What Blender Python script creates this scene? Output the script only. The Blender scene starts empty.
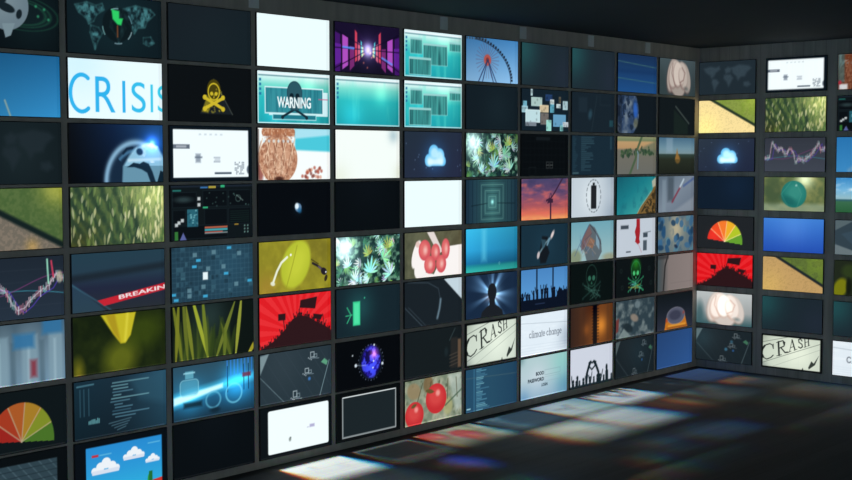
import bpy, bmesh, math, random
import numpy as np
from mathutils import Matrix, Vector

# ------------------------------------------------------------------ frame of the place
S = 0.55                       # one grid row of screens is 0.55 m high
FL = -4.10                     # floor height in grid units
def W3(x, y, z): return (x*S, y*S, (z-FL)*S)
scene = bpy.context.scene
col = scene.collection

# ------------------------------------------------------------------ camera
F, CX, CY, CZ, YAW, PIT, ROL = 1264.23, -29.645, -17.10, 1.384, .8356, -.0629, -.001
cy_, sy_, cp_, sp_ = math.cos(YAW), math.sin(YAW), math.cos(PIT), math.sin(PIT)
fw = Vector((sy_*cp_, cy_*cp_, sp_)); rt = Vector((cy_, -sy_, 0)); up = rt.cross(fw)
rt, up = rt*math.cos(ROL)+up*math.sin(ROL), -rt*math.sin(ROL)+up*math.cos(ROL)
cd = bpy.data.cameras.new('camera'); cam = bpy.data.objects.new('camera', cd); col.objects.link(cam)
cd.sensor_width = 36; cd.lens = F/852*36; cd.clip_end = 200
m = Matrix((rt, up, -fw)).transposed().to_4x4(); m.translation = Vector(W3(CX, CY, CZ)); cam.matrix_world = m
scene.camera = cam

# ------------------------------------------------------------------ light and exposure
world = bpy.data.worlds.new('dim_room_air'); scene.world = world; world.use_nodes = True
world.node_tree.nodes['Background'].inputs[0].default_value = (.62, .86, 1.0, 1)
world.node_tree.nodes['Background'].inputs[1].default_value = .46
scene.view_settings.view_transform = 'Standard'; scene.view_settings.look = 'None'
scene.view_settings.exposure = 0; scene.view_settings.gamma = 1
# a strong light behind the wall shines through the lower panels; its three colours leave slightly apart
for nm, c, dx in (('back_light_red', (1, 0, 0), -.10), ('back_light_green', (0, 1, 0), 0.0), ('back_light_blue', (0, 0, 1), .07)):
    l = bpy.data.lights.new(nm, 'SUN'); l.color = c; l.energy = 235*(c[0]*.9+c[1]+c[2]*1.04); l.angle = math.radians(11.5)
    o = bpy.data.objects.new(nm, l); col.objects.link(o)
    o.rotation_euler = Vector((dx, -1.40, -1)).to_track_quat('-Z', 'Y').to_euler(); o.location = W3(-10, 12, 6)

# ------------------------------------------------------------------ materials
def s2l(v):
    v = v/255 if v > 1 else v
    return v/12.92 if v <= .04045 else ((v+.055)/1.055)**2.4
def rgb(r, g, b): return (s2l(r), s2l(g), s2l(b), 1)
def new_mat(name):
    mt = bpy.data.materials.new(name); mt.use_nodes = True
    return mt, mt.node_tree, mt.node_tree.nodes['Principled BSDF']
def wood(name, ca, cb, scale, rough, plank_axis=None, plank=1.0, spec=.3):
    mt, nt, b = new_mat(name); N = nt.nodes; L = nt.links
    tc = N.new('ShaderNodeTexCoord'); mp = N.new('ShaderNodeMapping'); mp.inputs['Scale'].default_value = scale
    nz = N.new('ShaderNodeTexNoise'); nz.inputs['Scale'].default_value = 1; nz.inputs['Detail'].default_value = 5
    L.new(tc.outputs['Object'], mp.inputs[0]); L.new(mp.outputs[0], nz.inputs['Vector'])
    rp = N.new('ShaderNodeValToRGB'); rp.color_ramp.elements[0].position = .3; rp.color_ramp.elements[1].position = .7
    rp.color_ramp.elements[0].color = ca; rp.color_ramp.elements[1].color = cb
    L.new(nz.outputs['Fac'], rp.inputs[0]); out = rp.outputs[0]
    if plank_axis is not None:
        sx = N.new('ShaderNodeSeparateXYZ'); L.new(tc.outputs['Object'], sx.inputs[0])
        dv = N.new('ShaderNodeMath'); dv.operation = 'DIVIDE'; dv.inputs[1].default_value = plank
        L.new(sx.outputs[plank_axis], dv.inputs[0])
        fr = N.new('ShaderNodeMath'); fr.operation = 'FRACT'; L.new(dv.outputs[0], fr.inputs[0])
        fl = N.new('ShaderNodeMath'); fl.operation = 'FLOOR'; L.new(dv.outputs[0], fl.inputs[0])
        wn = N.new('ShaderNodeTexWhiteNoise'); wn.noise_dimensions = '1D'; L.new(fl.outputs[0], wn.inputs['W'])
        gt = N.new('ShaderNodeMath'); gt.operation = 'GREATER_THAN'; gt.inputs[1].default_value = .05; L.new(fr.outputs[0], gt.inputs[0])
        mr = N.new('ShaderNodeMapRange'); mr.inputs['To Min'].default_value = .9; mr.inputs['To Max'].default_value = 1.1
        L.new(wn.outputs['Value'], mr.inputs['Value'])
        mu = N.new('ShaderNodeMath'); mu.operation = 'MULTIPLY'; L.new(mr.outputs[0], mu.inputs[0])
        g2 = N.new('ShaderNodeMapRange'); g2.inputs['To Min'].default_value = .75; L.new(gt.outputs[0], g2.inputs['Value']); L.new(g2.outputs[0], mu.inputs[1])
        vm = N.new('ShaderNodeVectorMath'); vm.operation = 'SCALE'; L.new(out, vm.inputs[0]); L.new(mu.outputs[0], vm.inputs['Scale'])
        out = vm.outputs[0]
    L.new(out, b.inputs['Base Color']); b.inputs['Roughness'].default_value = rough
    b.inputs['Specular IOR Level'].default_value = spec
    return mt
M_wall = wood('dark_wood_wall', rgb(180, 169, 158), rgb(204, 192, 180), (9, 9, 1.2), .75, None)
M_plank = wood('dark_vertical_boards', rgb(160, 160, 156), rgb(190, 189, 184), (9, 9, 1.2), .75, 1, .16)
M_floor = wood('dark_floor', rgb(58, 60, 60), rgb(66, 68, 68), (.9, 10, 1), .7, 1, .22, .2)
M_ceil = wood('dark_ceiling', rgb(42, 52, 58), rgb(46, 56, 62), (1, 1, 1), .9)
M_stud = wood('grey_steel_post', rgb(236, 238, 236), rgb(246, 247, 246), (6, 6, 1), .6)
def plain(name, c, rough=.5):
    mt, nt, b = new_mat(name); N = nt.nodes
    nz = N.new('ShaderNodeTexNoise'); nz.inputs['Scale'].default_value = 40
    mx = N.new('ShaderNodeMix'); mx.data_type = 'RGBA'
    mx.inputs['A'].default_value = c; mx.inputs['B'].default_value = tuple(v*1.25 for v in c[:3])+(1,)
    nt.links.new(nz.outputs['Fac'], mx.inputs['Factor']); nt.links.new(mx.outputs['Result'], b.inputs['Base Color'])
    b.inputs['Roughness'].default_value = rough; return mt
M_bezel = plain('black_plastic', rgb(20, 22, 24), .6)
mt = bpy.data.materials.new('lit_panel'); mt.use_nodes = True; nt = mt.node_tree; nt.nodes.clear()
at = nt.nodes.new('ShaderNodeAttribute'); at.attribute_name = 'picture'
em = nt.nodes.new('ShaderNodeEmission'); em.inputs['Strength'].default_value = .93; tr = nt.nodes.new('ShaderNodeBsdfTransparent')
ad = nt.nodes.new('ShaderNodeAddShader'); ou = nt.nodes.new('ShaderNodeOutputMaterial')
bw = nt.nodes.new('ShaderNodeRGBToBW'); mx = nt.nodes.new('ShaderNodeMix'); mx.data_type = 'RGBA'; mx.inputs['Factor'].default_value = .35
sc = nt.nodes.new('ShaderNodeVectorMath'); sc.operation = 'SCALE'; sc.inputs['Scale'].default_value = .25
nt.links.new(at.outputs['Color'], bw.inputs[0]); nt.links.new(at.outputs['Color'], mx.inputs['A']); nt.links.new(bw.outputs[0], mx.inputs['B'])
nt.links.new(at.outputs['Color'], em.inputs['Color']); nt.links.new(mx.outputs['Result'], sc.inputs[0]); nt.links.new(sc.outputs[0], tr.inputs['Color'])
nt.links.new(em.outputs[0], ad.inputs[0]); nt.links.new(tr.outputs[0], ad.inputs[1]); nt.links.new(ad.outputs[0], ou.inputs[0])
mt.cycles.emission_sampling = 'NONE'
M_disp = mt

# ------------------------------------------------------------------ mesh helpers
class MB:
    def __init__(s): s.v = []; s.f = []
    def box(s, x0, x1, y0, y1, z0, z1):
        n = len(s.v)
        s.v += [W3(x, y, z) for x in (x0, x1) for y in (y0, y1) for z in (z0, z1)]
        for q in ((0, 1, 3, 2), (4, 6, 7, 5), (0, 4, 5, 1), (2, 3, 7, 6), (0, 2, 6, 4), (1, 5, 7, 3)):
            s.f.append(tuple(n+i for i in q))
        return s
    def build(s, name, mat, parent=None, origin=None):
        me = bpy.data.meshes.new(name)
        o = Vector(origin) if origin is not None else Vector((0, 0, 0))
        me.from_pydata([Vector(v)-o for v in s.v], [], s.f); me.materials.append(mat); me.update()
        ob = bpy.data.objects.new(name, me); col.objects.link(ob); ob.location = o
        if parent: ob.parent = parent
        return ob
def struct(ob): ob['kind'] = 'structure'; return ob

# ------------------------------------------------------------------ layout of the two walls
P, SW, SH, DL = 1.8774, 1.7259, .9102, .2854
PR, SWR, SHR, DR = 1.90, 1.60, .8369, .016
DZ = [-.004, -.002, -.001, .016, -.017, -.002, -.013, .012]
def lx(c): return -(DL+(10-c)*P)-SW/2           # centre of a column on the left wall
def ry(c): return -(DR+c*PR)-SWR/2
def rz(r): return 4.5-r+DZ[r-1]
CE = 4.31
BX, BZ = .014, .013                              # bezel width beside / above the picture
WT = .05
def lattice(name, mat, cells_u, rows, hu, hv, u0, u1, flip):
    """wall slab with one opening behind every screen; u runs along the wall"""
    mb = MB()
    def b(a0, a1, z0, z1):
        if a1-a0 < 1e-5 or z1-z0 < 1e-5: return
        if flip: mb.box(0, WT, a0, a1, z0, z1)
        else: mb.box(a0, a1, 0, WT, z0, z1)
    cs = sorted(cells_u); e = u0
    for c in cs:
        b(e, c-hu, FL, CE)
        zs = FL
        for z in sorted(rows):
            b(c-hu, c+hu, zs, z-hv); zs = z+hv
        b(c-hu, c+hu, zs, CE); e = c+hu
    b(e, u1, FL, CE)
    return struct(mb.build(name, mat))
RZ = [rz(r) for r in range(1, 9)]
lattice('wall_left', M_wall, [lx(c) for c in range(11)], RZ, SW/2+.008, SH/2+.008, -36, WT, False)
struct(MB().box(0, WT, -26, 0, FL, CE).build('wall_right', M_plank))
struct(MB().box(-36, WT, -26, WT, FL-.3, FL).build('floor', M_floor))
struct(MB().box(-36, WT, -26, WT, CE, CE+.3).build('ceiling', M_ceil))
struct(MB().box(-60, 24, 11, 11.3, 5.95, 17).build('added_light_blocker', M_plank))      # unseen slab added behind the screens to keep back light off the upper rows
for i, X in enumerate((-15.2, -10.2, -7.58, -5.0, -2.55)):
    struct(MB().box(X-.11, X+.11, -.02, 0, 4.03, CE-.02).build('trim_%d' % (i+1), M_stud))

# ------------------------------------------------------------------ picture painter (pure arrays, sRGB 0..255)
A = 1.9
class Pic:
    def __init__(s, w, h, seed=0):
        s.w, s.h = w, h; s.px = 1.0/(h-1)
        s.u, s.v = np.meshgrid(np.linspace(0, 1, w), np.linspace(0, 1, h)); s.X = s.u*A; s.Y = s.v
        s.im = np.zeros((h, w, 3)); s.R = random.Random(seed); s.seed = seed
    def win(s, x0, y0, x1, y1):
        i0 = max(0, int((y0)*(s.h-1))-1); i1 = min(s.h, int(y1*(s.h-1))+3)
        j0 = max(0, int(x0/A*(s.w-1))-1); j1 = min(s.w, int(x1/A*(s.w-1))+3)
        return (slice(i0, max(i0, i1)), slice(j0, max(j0, j1)))
    def put(s, sl, mask, c, a=1):
        k = (np.clip(mask, 0, 1)*a)[..., None]; s.im[sl] = s.im[sl]*(1-k)+np.array(c, float)*k
    def bg(s, *c): s.im[:] = c; return s
    def grad(s, t, stops):
        xs = [q[0] for q in stops]; t = np.clip(t, 0, 1)
        for k in range(3): s.im[..., k] = np.interp(t, xs, [q[1][k] for q in stops])
        return s
    def vg(s, *st): return s.grad(s.v, st)
    def hg(s, *st): return s.grad(s.u, st)
    def sd(s, sl, d, c, a, soft): s.put(sl, .5-d/(max(s.px, soft)), c, a)
    def ell(s, u, v, rx, ry, c, a=1, ang=0, soft=0, ring=0):
        x, y = u*A, v; r = max(rx, ry)*1.1+soft+ring; sl = s.win(x-r, y-r, x+r, y+r)
        dx, dy = s.X[sl]-x, s.Y[sl]-y; ca, sa = math.cos(ang), math.sin(ang)
        q = np.sqrt(((dx*ca+dy*sa)/rx)**2+((-dx*sa+dy*ca)/ry)**2)+1e-9
        d = (q-1)*min(rx, ry)
        if ring: d = np.abs(d)-ring/2
        s.sd(sl, d, c, a, soft); return s
    def disk(s, u, v, r, c, a=1, soft=0, ring=0): return s.ell(u, v, r, r, c, a, 0, soft, ring)
    def rect(s, u0, v0, u1, v1, c, a=1, soft=0, ring=0, rnd=0):
        x0, x1 = u0*A, u1*A; sl = s.win(x0-soft-ring, v0-soft-ring, x1+soft+ring, v1+soft+ring)
        qx = np.abs(s.X[sl]-(x0+x1)/2)-(x1-x0)/2+rnd; qy = np.abs(s.Y[sl]-(v0+v1)/2)-(v1-v0)/2+rnd
        d = np.maximum(qx, qy) if not rnd else np.hypot(np.maximum(qx, 0), np.maximum(qy, 0))+np.minimum(np.maximum(qx, qy), 0)-rnd
        if ring: d = np.abs(d)-ring/2
        s.sd(sl, d, c, a, soft); return s
    def line(s, pts, w, c, a=1, soft=0):
        pts = [(p[0]*A, p[1]) for p in pts]; r = w/2+soft+.02
        sl = s.win(min(p[0] for p in pts)-r, min(p[1] for p in pts)-r, max(p[0] for p in pts)+r, max(p[1] for p in pts)+r)
        X, Y = s.X[sl], s.Y[sl]; D = np.full(X.shape, 9.0)
        for (x0, y0), (x1, y1) in zip(pts, pts[1:]):
            dx, dy = x1-x0, y1-y0; t = np.clip(((X-x0)*dx+(Y-y0)*dy)/(dx*dx+dy*dy+1e-12), 0, 1)
            D = np.minimum(D, np.hypot(X-x0-t*dx, Y-y0-t*dy))
        k = 1 if w >= s.px or soft else max(w/s.px, .25)
        s.sd(sl, D-max(w, s.px)/2, c, a*k, soft); return s
    def poly(s, pts, c, a=1, soft=0):
        pts = [(p[0]*A, p[1]) for p in pts]; r = soft+.02
        sl = s.win(min(p[0] for p in pts)-r, min(p[1] for p in pts)-r, max(p[0] for p in pts)+r, max(p[1] for p in pts)+r)
        X, Y = s.X[sl], s.Y[sl]; D = np.full(X.shape, 9.0); ins = np.zeros(X.shape, bool)
        for (x0, y0), (x1, y1) in zip(pts, pts[1:]+pts[:1]):
            dx, dy = x1-x0, y1-y0; t = np.clip(((X-x0)*dx+(Y-y0)*dy)/(dx*dx+dy*dy+1e-12), 0, 1)
            D = np.minimum(D, np.hypot(X-x0-t*dx, Y-y0-t*dy))
            if abs(dy) > 1e-9: ins ^= ((y0 > Y) != (y1 > Y)) & (X < (x1-x0)*(Y-y0)/dy+x0)
        s.sd(sl, np.where(ins, -D, D), c, a, soft); return s
    def leaf(s, u, v, L, w, ang, c, a=1, soft=0):
        x, y = u*A, v; ca, sa = math.cos(ang), -math.sin(ang); x1, y1 = x+L*ca, y+L*sa; r = w+soft
        sl = s.win(min(x, x1)-r, min(y, y1)-r, max(x, x1)+r, max(y, y1)+r)
        dx, dy = s.X[sl]-x, s.Y[sl]-y; t = (dx*ca+dy*sa)/L; n = np.abs(-dx*sa+dy*ca)
        d = n-w/2*np.sin(np.pi*np.clip(t, 0, 1))**.8; d = np.where((t < 0) | (t > 1), 9, d)
        s.sd(sl, d, c, a, soft); return s
    def glow(s, u, v, r, c, a=1, ax=1):
        g = np.exp(-(((s.X-u*A)/ax)**2+(s.Y-v)**2)/(r*r)); s.im += g[..., None]*np.array(c, float)*a; return s
    def noise(s, fx, fy, seed=0, octs=3):
        rs = np.random.RandomState(seed+s.seed*7+11); o = np.zeros(s.X.shape); am = 1; tot = 0
        for _ in range(octs):
            nx, ny = int(fx*A)+3, int(fy)+3; g = rs.rand(ny, nx); x = s.X*fx; y = s.Y*fy
            xi, yi = x.astype(int), y.astype(int); tx, ty = x-xi, y-yi; tx = tx*tx*(3-2*tx); ty = ty*ty*(3-2*ty)
            xi = np.clip(xi, 0, nx-2); yi = np.clip(yi, 0, ny-2)
            o += am*((g[yi, xi]*(1-tx)+g[yi, xi+1]*tx)*(1-ty)+(g[yi+1, xi]*(1-tx)+g[yi+1, xi+1]*tx)*ty)
            tot += am; am *= .5; fx *= 2; fy *= 2
        return o/tot
    def mul(s, f): s.im *= f[..., None] if hasattr(f, 'shape') else f; return s
    def mixn(s, mask, c, a=1): s.put((slice(None), slice(None)), mask, c, a); return s
    def text(s, txt, u, v, h, c, a=1, w=None, ang=0, bold=0):
        """text set in outlines, turned to triangles and filled; (u,v) is its left baseline, h its cap height"""
        cu = bpy.data.curves.new('t', 'FONT'); cu.body = txt; cu.size = 1; cu.offset = bold
        ob = bpy.data.objects.new('t', cu); me = bpy.data.meshes.new_from_object(ob)
        me.calc_loop_triangles(); vs = np.array([q.co[:2] for q in me.vertices]).reshape(-1, 2)
        tri = [tuple(t.vertices) for t in me.loop_triangles]
        bpy.data.meshes.remove(me); bpy.data.objects.remove(ob); bpy.data.curves.remove(cu)
        if not len(vs): return s
        vs = vs-[vs[:, 0].min(), 0]; k = h/.7
        kx = w*A/vs[:, 0].max() if w else k
        x, y = vs[:, 0]*kx, -vs[:, 1]*k; ca, sa = math.cos(ang), -math.sin(ang)
        vx, vy = u*A+x*ca-y*sa, v+x*sa+y*ca
        q = 4; HW, HH = s.w*q, s.h*q; m = np.zeros((HH, HW), bool)
        gx, gy = vx/A*(s.w-1)*q+q/2, vy*(s.h-1)*q+q/2
        for t in tri:
            tx, ty = gx[list(t)], gy[list(t)]
            a0, a1 = max(0, int(tx.min())), min(HW, int(tx.max())+2); b0, b1 = max(0, int(ty.min())), min(HH, int(ty.max())+2)
            if a1 <= a0 or b1 <= b0: continue
            yy, xx = np.mgrid[b0:b1, a0:a1]; xx = xx+.5; yy = yy+.5
            e = [(tx[(i+1) % 3]-tx[i])*(yy-ty[i])-(ty[(i+1) % 3]-ty[i])*(xx-tx[i]) for i in range(3)]
            m[b0:b1, a0:a1] |= ((e[0] >= 0) & (e[1] >= 0) & (e[2] >= 0)) | ((e[0] <= 0) & (e[1] <= 0) & (e[2] <= 0))
        s.put((slice(None), slice(None)), m.reshape(s.h, q, s.w, q).mean((1, 3)), c, a); return s
    def inset(s, u0, v0, u1, v1, c=(12, 16, 20)):
        for r in ((-.1, -.1, 1.1, v0), (-.1, v1, 1.1, 1.1), (-.1, -.1, u0, 1.1), (u1, -.1, 1.1, 1.1)): s.rect(*r, c)
        return s
    def linear(s):
        c = np.clip(s.im, 0, 255)/255
        return np.where(c <= .04045, c/12.92, ((c+.055)/1.055)**2.4)

CONT = [[(.08, .2), (.2, .14), (.3, .18), (.36, .14), (.38, .24), (.3, .34), (.27, .45), (.22, .5), (.2, .42), (.12, .32)],
        [(.24, .52), (.32, .55), (.36, .64), (.31, .78), (.28, .92), (.26, .8), (.23, .64)],
        [(.46, .24), (.52, .17), (.58, .22), (.56, .34), (.48, .38)],
        [(.45, .42), (.56, .4), (.61, .52), (.57, .66), (.53, .78), (.5, .64), (.44, .52)],
        [(.58, .2), (.72, .12), (.88, .16), (.93, .24), (.85, .36), (.82, .48), (.74, .5), (.7, .6), (.66, .46), (.6, .36)],
        [(.8, .66), (.88, .64), (.92, .74), (.86, .8), (.8, .76)]]
def continents(p, c, a=1, soft=.03, tr=lambda u, v: (u, v)):
    for q in CONT: p.poly([tr(*t) for t in q], c, a, soft)
def crowd(p, f, n, c, seed=3, s=.05, up_=.5):
    R = random.Random(seed)
    for i in range(n):
        u = (i+.5+R.uniform(-.3, .3))/n; v = f(u); k = s*R.uniform(.8, 1.2)
        p.disk(u, v-k*.9, k*.42, c).rect(u-k*.22, v-k*.5, u+k*.22, v+k*2, c)
        for sg in (-1, 1):
            if R.random() < up_: p.line([(u+sg*k*.2, v), (u+sg*k*(.3+R.random()*.3), v-k*R.uniform(1.2, 2.3))], k*.28, c)
def skull(p, u, v, s, c, lw=.02, fill=None, eye=(0, 0, 0), cb=None):
    cb = cb or c
    for sg in (-1, 1):
        p.line([(u-sg*.3*s, v+.32*s), (u+sg*.3*s, v+.85*s)], lw*2.4, cb)
        for q in (-1, 1): p.disk(u+sg*.31*s, v+(.29 if q < 0 else .88)*s, lw*1.9, cb)
    if fill: p.ell(u, v, .36*s, .42*s, fill).rect(u-.11*s, v+.2*s, u+.11*s, v+.6*s, fill, rnd=.05*s)
    p.ell(u, v, .36*s, .42*s, c, ring=lw)
    p.line([(u-.12*s, v+.33*s), (u-.1*s, v+.6*s), (u+.1*s, v+.6*s), (u+.12*s, v+.33*s)], lw, c)
    for sg in (-1, 1): p.ell(u+sg*.075*s, v+.1*s, .1*s, .1*s, eye)
    p.poly([(u, v+.22*s), (u-.025*s, v+.33*s), (u+.025*s, v+.33*s)], eye)

PIC = {}
def pic(f): PIC[f.__name__] = f; return f
@pic
def ring_globe(p):
    p.bg(10, 18, 22); p.glow(.75, .5, .5, (6, 12, 12))
    for k, r in enumerate((.62, .5, .42)): p.ell(.62, .42, r*1.15, r*.45, (30, 85, 62), .55, .1, .02, .012+.006*k)
    p.disk(.5, .32, .4, (104, 122, 132)); p.disk(.44, .22, .3, (124, 142, 148), .6, .3)
    for e in ((.4, .2, .2, .08), (.5, .36, .16, .07), (.38, .5, .1, .07), (.56, .12, .1, .07), (.62, .45, .05, .08)): p.ell(*e, (22, 34, 40), 1, .3)
    p.poly([(.46, .62), (.58, .6), (.54, .8), (.49, .84)], (118, 138, 146))
    for u, v in ((.86, .34), (.8, .46), (.9, .5), (.78, .3)): p.disk(u, v, .02, (50, 160, 110), .8, .03)
@pic
def teal_map(p):
    p.bg(15, 27, 33); p.glow(.5, .4, .7, (4, 12, 12))
    q = Pic(p.w, p.h, 1); continents(q, (1, 1, 1), 1, .06)
    n = p.noise(14, 12, 4); p.mixn(q.im[..., 0]*np.clip(n*2.6-.8, 0, 1), (72, 135, 140), .85)
    for c in CONT:
        for (a0, b0), (a1, b1) in zip(c, c[1:]+c[:1]): p.line([(a0, b0), (a1, b1)], .016, (58, 112, 112), .45, .03)
    p.disk(.52, .47, .3, (12, 22, 26), .75, .03)
    R = .3
    for a0, c in ((.3, (140, 170, 175)), (1.3, (120, 150, 160)), (2.6, (110, 160, 160)), (4.3, (130, 175, 180)), (5.6, (90, 140, 150))):
        p.line([(.52+R*math.cos(a0+t)/A, .5+R*math.sin(a0+t)) for t in (0, .15, .3, .45)], .022, c, .8)
    p.poly([(.46, .22), (.54, .24), (.54, .36), (.58, .36), (.56, .48), (.52, .47), (.47, .38)], (35, 205, 95), 1, .03)
    p.line([(.52, .5), (.52, .68)], .03, (120, 70, 40), .8)
@pic
def blue_sky(p):
    p.vg((0, (26, 92, 138)), (1, (44, 132, 186))); p.mul(.85+.22*p.u)
    p.line([(.52, 1), (.47, .75)], .03, (150, 165, 150), .8, .02).line([(.7, .98), (.98, .72)], .03, (150, 175, 175), .0, .03)
@pic
def crisis(p):
    p.bg(236, 252, 255); p.glow(.1, .05, .6, (-22, -8, 0))
    c = (40, 178, 236)
    p.line([(.135-.115*math.cos(math.radians(t)), .58-.31*math.sin(math.radians(t))) for k, t in enumerate(range(125, -126, -10))][0:26], .07, c)
    p.text('R', .275, .89, .62, c, w=.21).text('I', .56, .885, .56, c, w=.034).text('S', .66, .87, .53, (44, 190, 236), w=.155)
    p.text('I', .87, .865, .5, (48, 200, 236), w=.028).text('S', .95, .85, .47, (50, 205, 236), w=.13)
@pic
def dark_map(p):
    p.bg(20, 30, 34); p.glow(.6, .5, .5, (6, 8, 8)); continents(p, (32, 43, 49), .9, .08)
@pic
def world_map_grey(p):
    p.bg(34, 46, 54); continents(p, (58, 74, 84), .9, .08); p.mixn(p.noise(20, 20), (34, 46, 54), .3)
@pic
def glow_globe(p):
    p.hg((0, (12, 16, 22)), (.45, (16, 32, 58)), (1, (26, 66, 112))); p.mul(1.1-.45*p.v)
    q = Pic(p.w, p.h); q.ell(.7, 1.0, .66, .74, (1, 1, 1), 1, 0, .03); inside = q.im[..., 0]
    p.mixn(inside, (24, 44, 66), .9)
    x, y = p.X-.7*A, p.Y-1.0; a = np.arctan2(-y, x); rr = np.sqrt((x/.66)**2+(y/.74)**2)
    p.mixn(np.exp(-((rr-.93)/.08)**2)*(a > 1.2), (150, 196, 226), .85)
    p.mixn(np.exp(-((rr-.74)/.05)**2)*(a > 1.3)*(a < 2.3), (84, 140, 180), .7)
    q = Pic(p.w, p.h); q.poly([(.56, .72), (.62, .55), (.68, .42), (.76, .34), (.86, .33), (.94, .38), (1.02, .6), (1.02, 1.02), (.55, 1.02)], (1, 1, 1), 1, .05)
    p.mixn(q.im[..., 0], (140, 190, 216)); n = p.noise(6, 6, 3)
    p.mixn(q.im[..., 0]*np.clip(n*4-1.9, 0, 1)*(p.v < .66), (230, 244, 255), .8)
    p.mixn(q.im[..., 0]*(p.v > .72), (92, 136, 158), .8)
    p.ell(.74, .47, .07, .06, (20, 46, 72), .95, .3, .03); p.line([(.56, .5), (.6, .42), (.66, .4)], .04, (16, 34, 54), .9, .03)
    p.poly([(.6, .74), (.67, .66), (.74, .68), (.78, .64), (.84, .68), (.88, .82), (.92, 1.02), (.86, 1.02), (.82, .84), (.76, .78), (.68, .74)], (16, 36, 54), .95, .02)
    p.poly([(.93, 1.02), (.97, .8), (1.02, .84), (1.02, 1.02)], (16, 36, 50)); p.line([(.62, .62), (.97, .6)], .04, (236, 248, 255), .6, .05)
    p.glow(.88, .33, .12, (50, 110, 255)).glow(.88, .33, .05, (120, 120, 120)).glow(.88, .33, .25, (10, 40, 90))
def _field(p, hz):
    p.bg(*hz[0]); n = p.noise(30, 30, 2); m = p.noise(6, 6, 5)
    t = p.v-(.0+1.0*(p.u-.24))
    p.mixn(.5-t/.01, hz[1]); p.mixn((n > .55)*(t < 0), tuple(v*.8 for v in hz[1]), .35); p.mixn((m > .5)*(t < 0)*.3, (120, 150, 50))
    p.mixn((n > .6)*(t > 0), tuple(v*.88 for v in hz[0]), .5)
    p.line([(.2, -.05), (1.04, .82)], .085, hz[2], .95, .03); p.glow(.95, .05, .3, hz[3]).glow(.1, .9, .5, hz[3])
@pic
def field_left(p):
    p.bg(112, 104, 92); n = p.noise(22, 22, 2); t = p.v-(.52*p.u+.33-.02)
    t = p.v-(.33+.6*(p.u-.38)/.62); p.mixn((n > .52)*1., (140, 124, 108), .55)
    p.mixn(.5-t/.01, (72, 98, 52)); p.mixn((t < 0)*np.clip(n*3-1, 0, 1), (94, 114, 64), .6)
    p.line([(.2, .2), (1.02, .97)], .1, (20, 34, 34), 1, .05); p.glow(.95, .0, .3, (80, 60, 10)); p.glow(.7, .95, .12, (50, 30, -10))
@pic
def field_bright(p): _field(p, ((250, 226, 160), (140, 158, 74), (34, 52, 40), (20, 22, 0)))
@pic
def field_right(p): _field(p, ((196, 160, 104), (96, 116, 56), (26, 36, 44), (16, 16, 0)))
@pic
def corn(p):
    p.grad(p.u*.7+.3*(1-p.v), ((0, (62, 74, 44)), (.45, (84, 104, 60)), (1, (150, 164, 104)))); n = p.noise(26, 16, 3)
    p.mixn(n > .55, (60, 90, 60), .35); R = p.R
    for k in range(-2, 9):
        for j in range(22):
            t = j/21; u = -.1+k*.135*(1-.35*t)+.42*t*(1 if k < 6 else .6); v = -.05+1.15*t
            if u > .85-.3*(1-t): continue
            p.ell(u+R.uniform(-.01, .01), v, R.uniform(.03, .06), R.uniform(.05, .08), (34, 56, 46), .6*(1-.5*max(0, u)), .3, .04)
    for i in range(300):
        u, v = R.uniform(-.05, 1.05), R.uniform(0, 1.12); row = math.sin(((u-.42*v)/(.135*(1-.35*v)))*6.283)
        if u < .7 and row < -.1: continue
        c = R.choice(((190, 188, 124), (222, 216, 164), (134, 156, 84), (98, 132, 70), (236, 230, 178), (70, 100, 60)))
        p.leaf(u, v, R.uniform(.1, .24), R.uniform(.03, .05), math.pi/2+R.uniform(-.28, .2), c, .5+.2*(u > .5), .015)
    p.glow(.9, .15, .4, (46, 46, 22)); p.glow(.1, 1, .3, (10, 0, -10))
def _chart(p, bgc, g):
    p.vg((0, tuple(v*.8 for v in bgc)), (1, bgc))
    for k in range(1, 5): p.line([(0, k/5), (1, k/5)], .006, (70, 80, 92), .35)
    ys = g; n = 70; R = p.R
    f = lambda u: np.interp(u, [q[0] for q in ys], [q[1] for q in ys])
    pts = [(i/n, f(i/n)+R.uniform(-.025, .025)) for i in range(n+1)]
    p.line([(u, .62-.1*math.sin(u*3)+.02) for u in np.linspace(0, 1, 20)], .015, (60, 150, 170), .7)
    p.line([(u, .55+.12*math.sin(u*5)-.15*u) for u in np.linspace(0, 1, 20)], .015, (150, 60, 130), .6)
    p.line([(u, f(max(0, u-.05))+.03) for u in np.linspace(.0, 1, 40)], .018, (90, 60, 190), .7)
    for i, (u, v) in enumerate(pts):
        h = R.uniform(.03, .09); p.line([(u, v-h), (u, v+h)], .013, R.choice(((220, 190, 200), (235, 225, 235), (150, 210, 200), (205, 120, 140))), .85)
    p.line(pts, .016, (235, 220, 230), .6)
@pic
def chart(p):
    _chart(p, (38, 50, 64), [(0, .5), (.25, .45), (.42, .5), (.5, .75), (.56, .88), (.64, .78), (.72, .62), (.85, .5), (.92, .3), (1, .4)])
    p.line([(.84, .05), (.85, .45)], .03, (150, 220, 190), .9).line([(.88, .08), (.9, .35)], .03, (210, 60, 90), .9).ell(.96, .35, .06, .1, (180, 170, 150), .8, 0, .03)
@pic
def chart_right(p):
    _chart(p, (66, 72, 84), [(0, .62), (.08, .6), (.12, .12), (.2, .35), (.28, .3), (.36, .5), (.42, .32), (.48, .4), (.52, .75), (.56, .6), (.66, .68), (.8, .45), (.9, .15), (.93, .4), (1, .3)])
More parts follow.
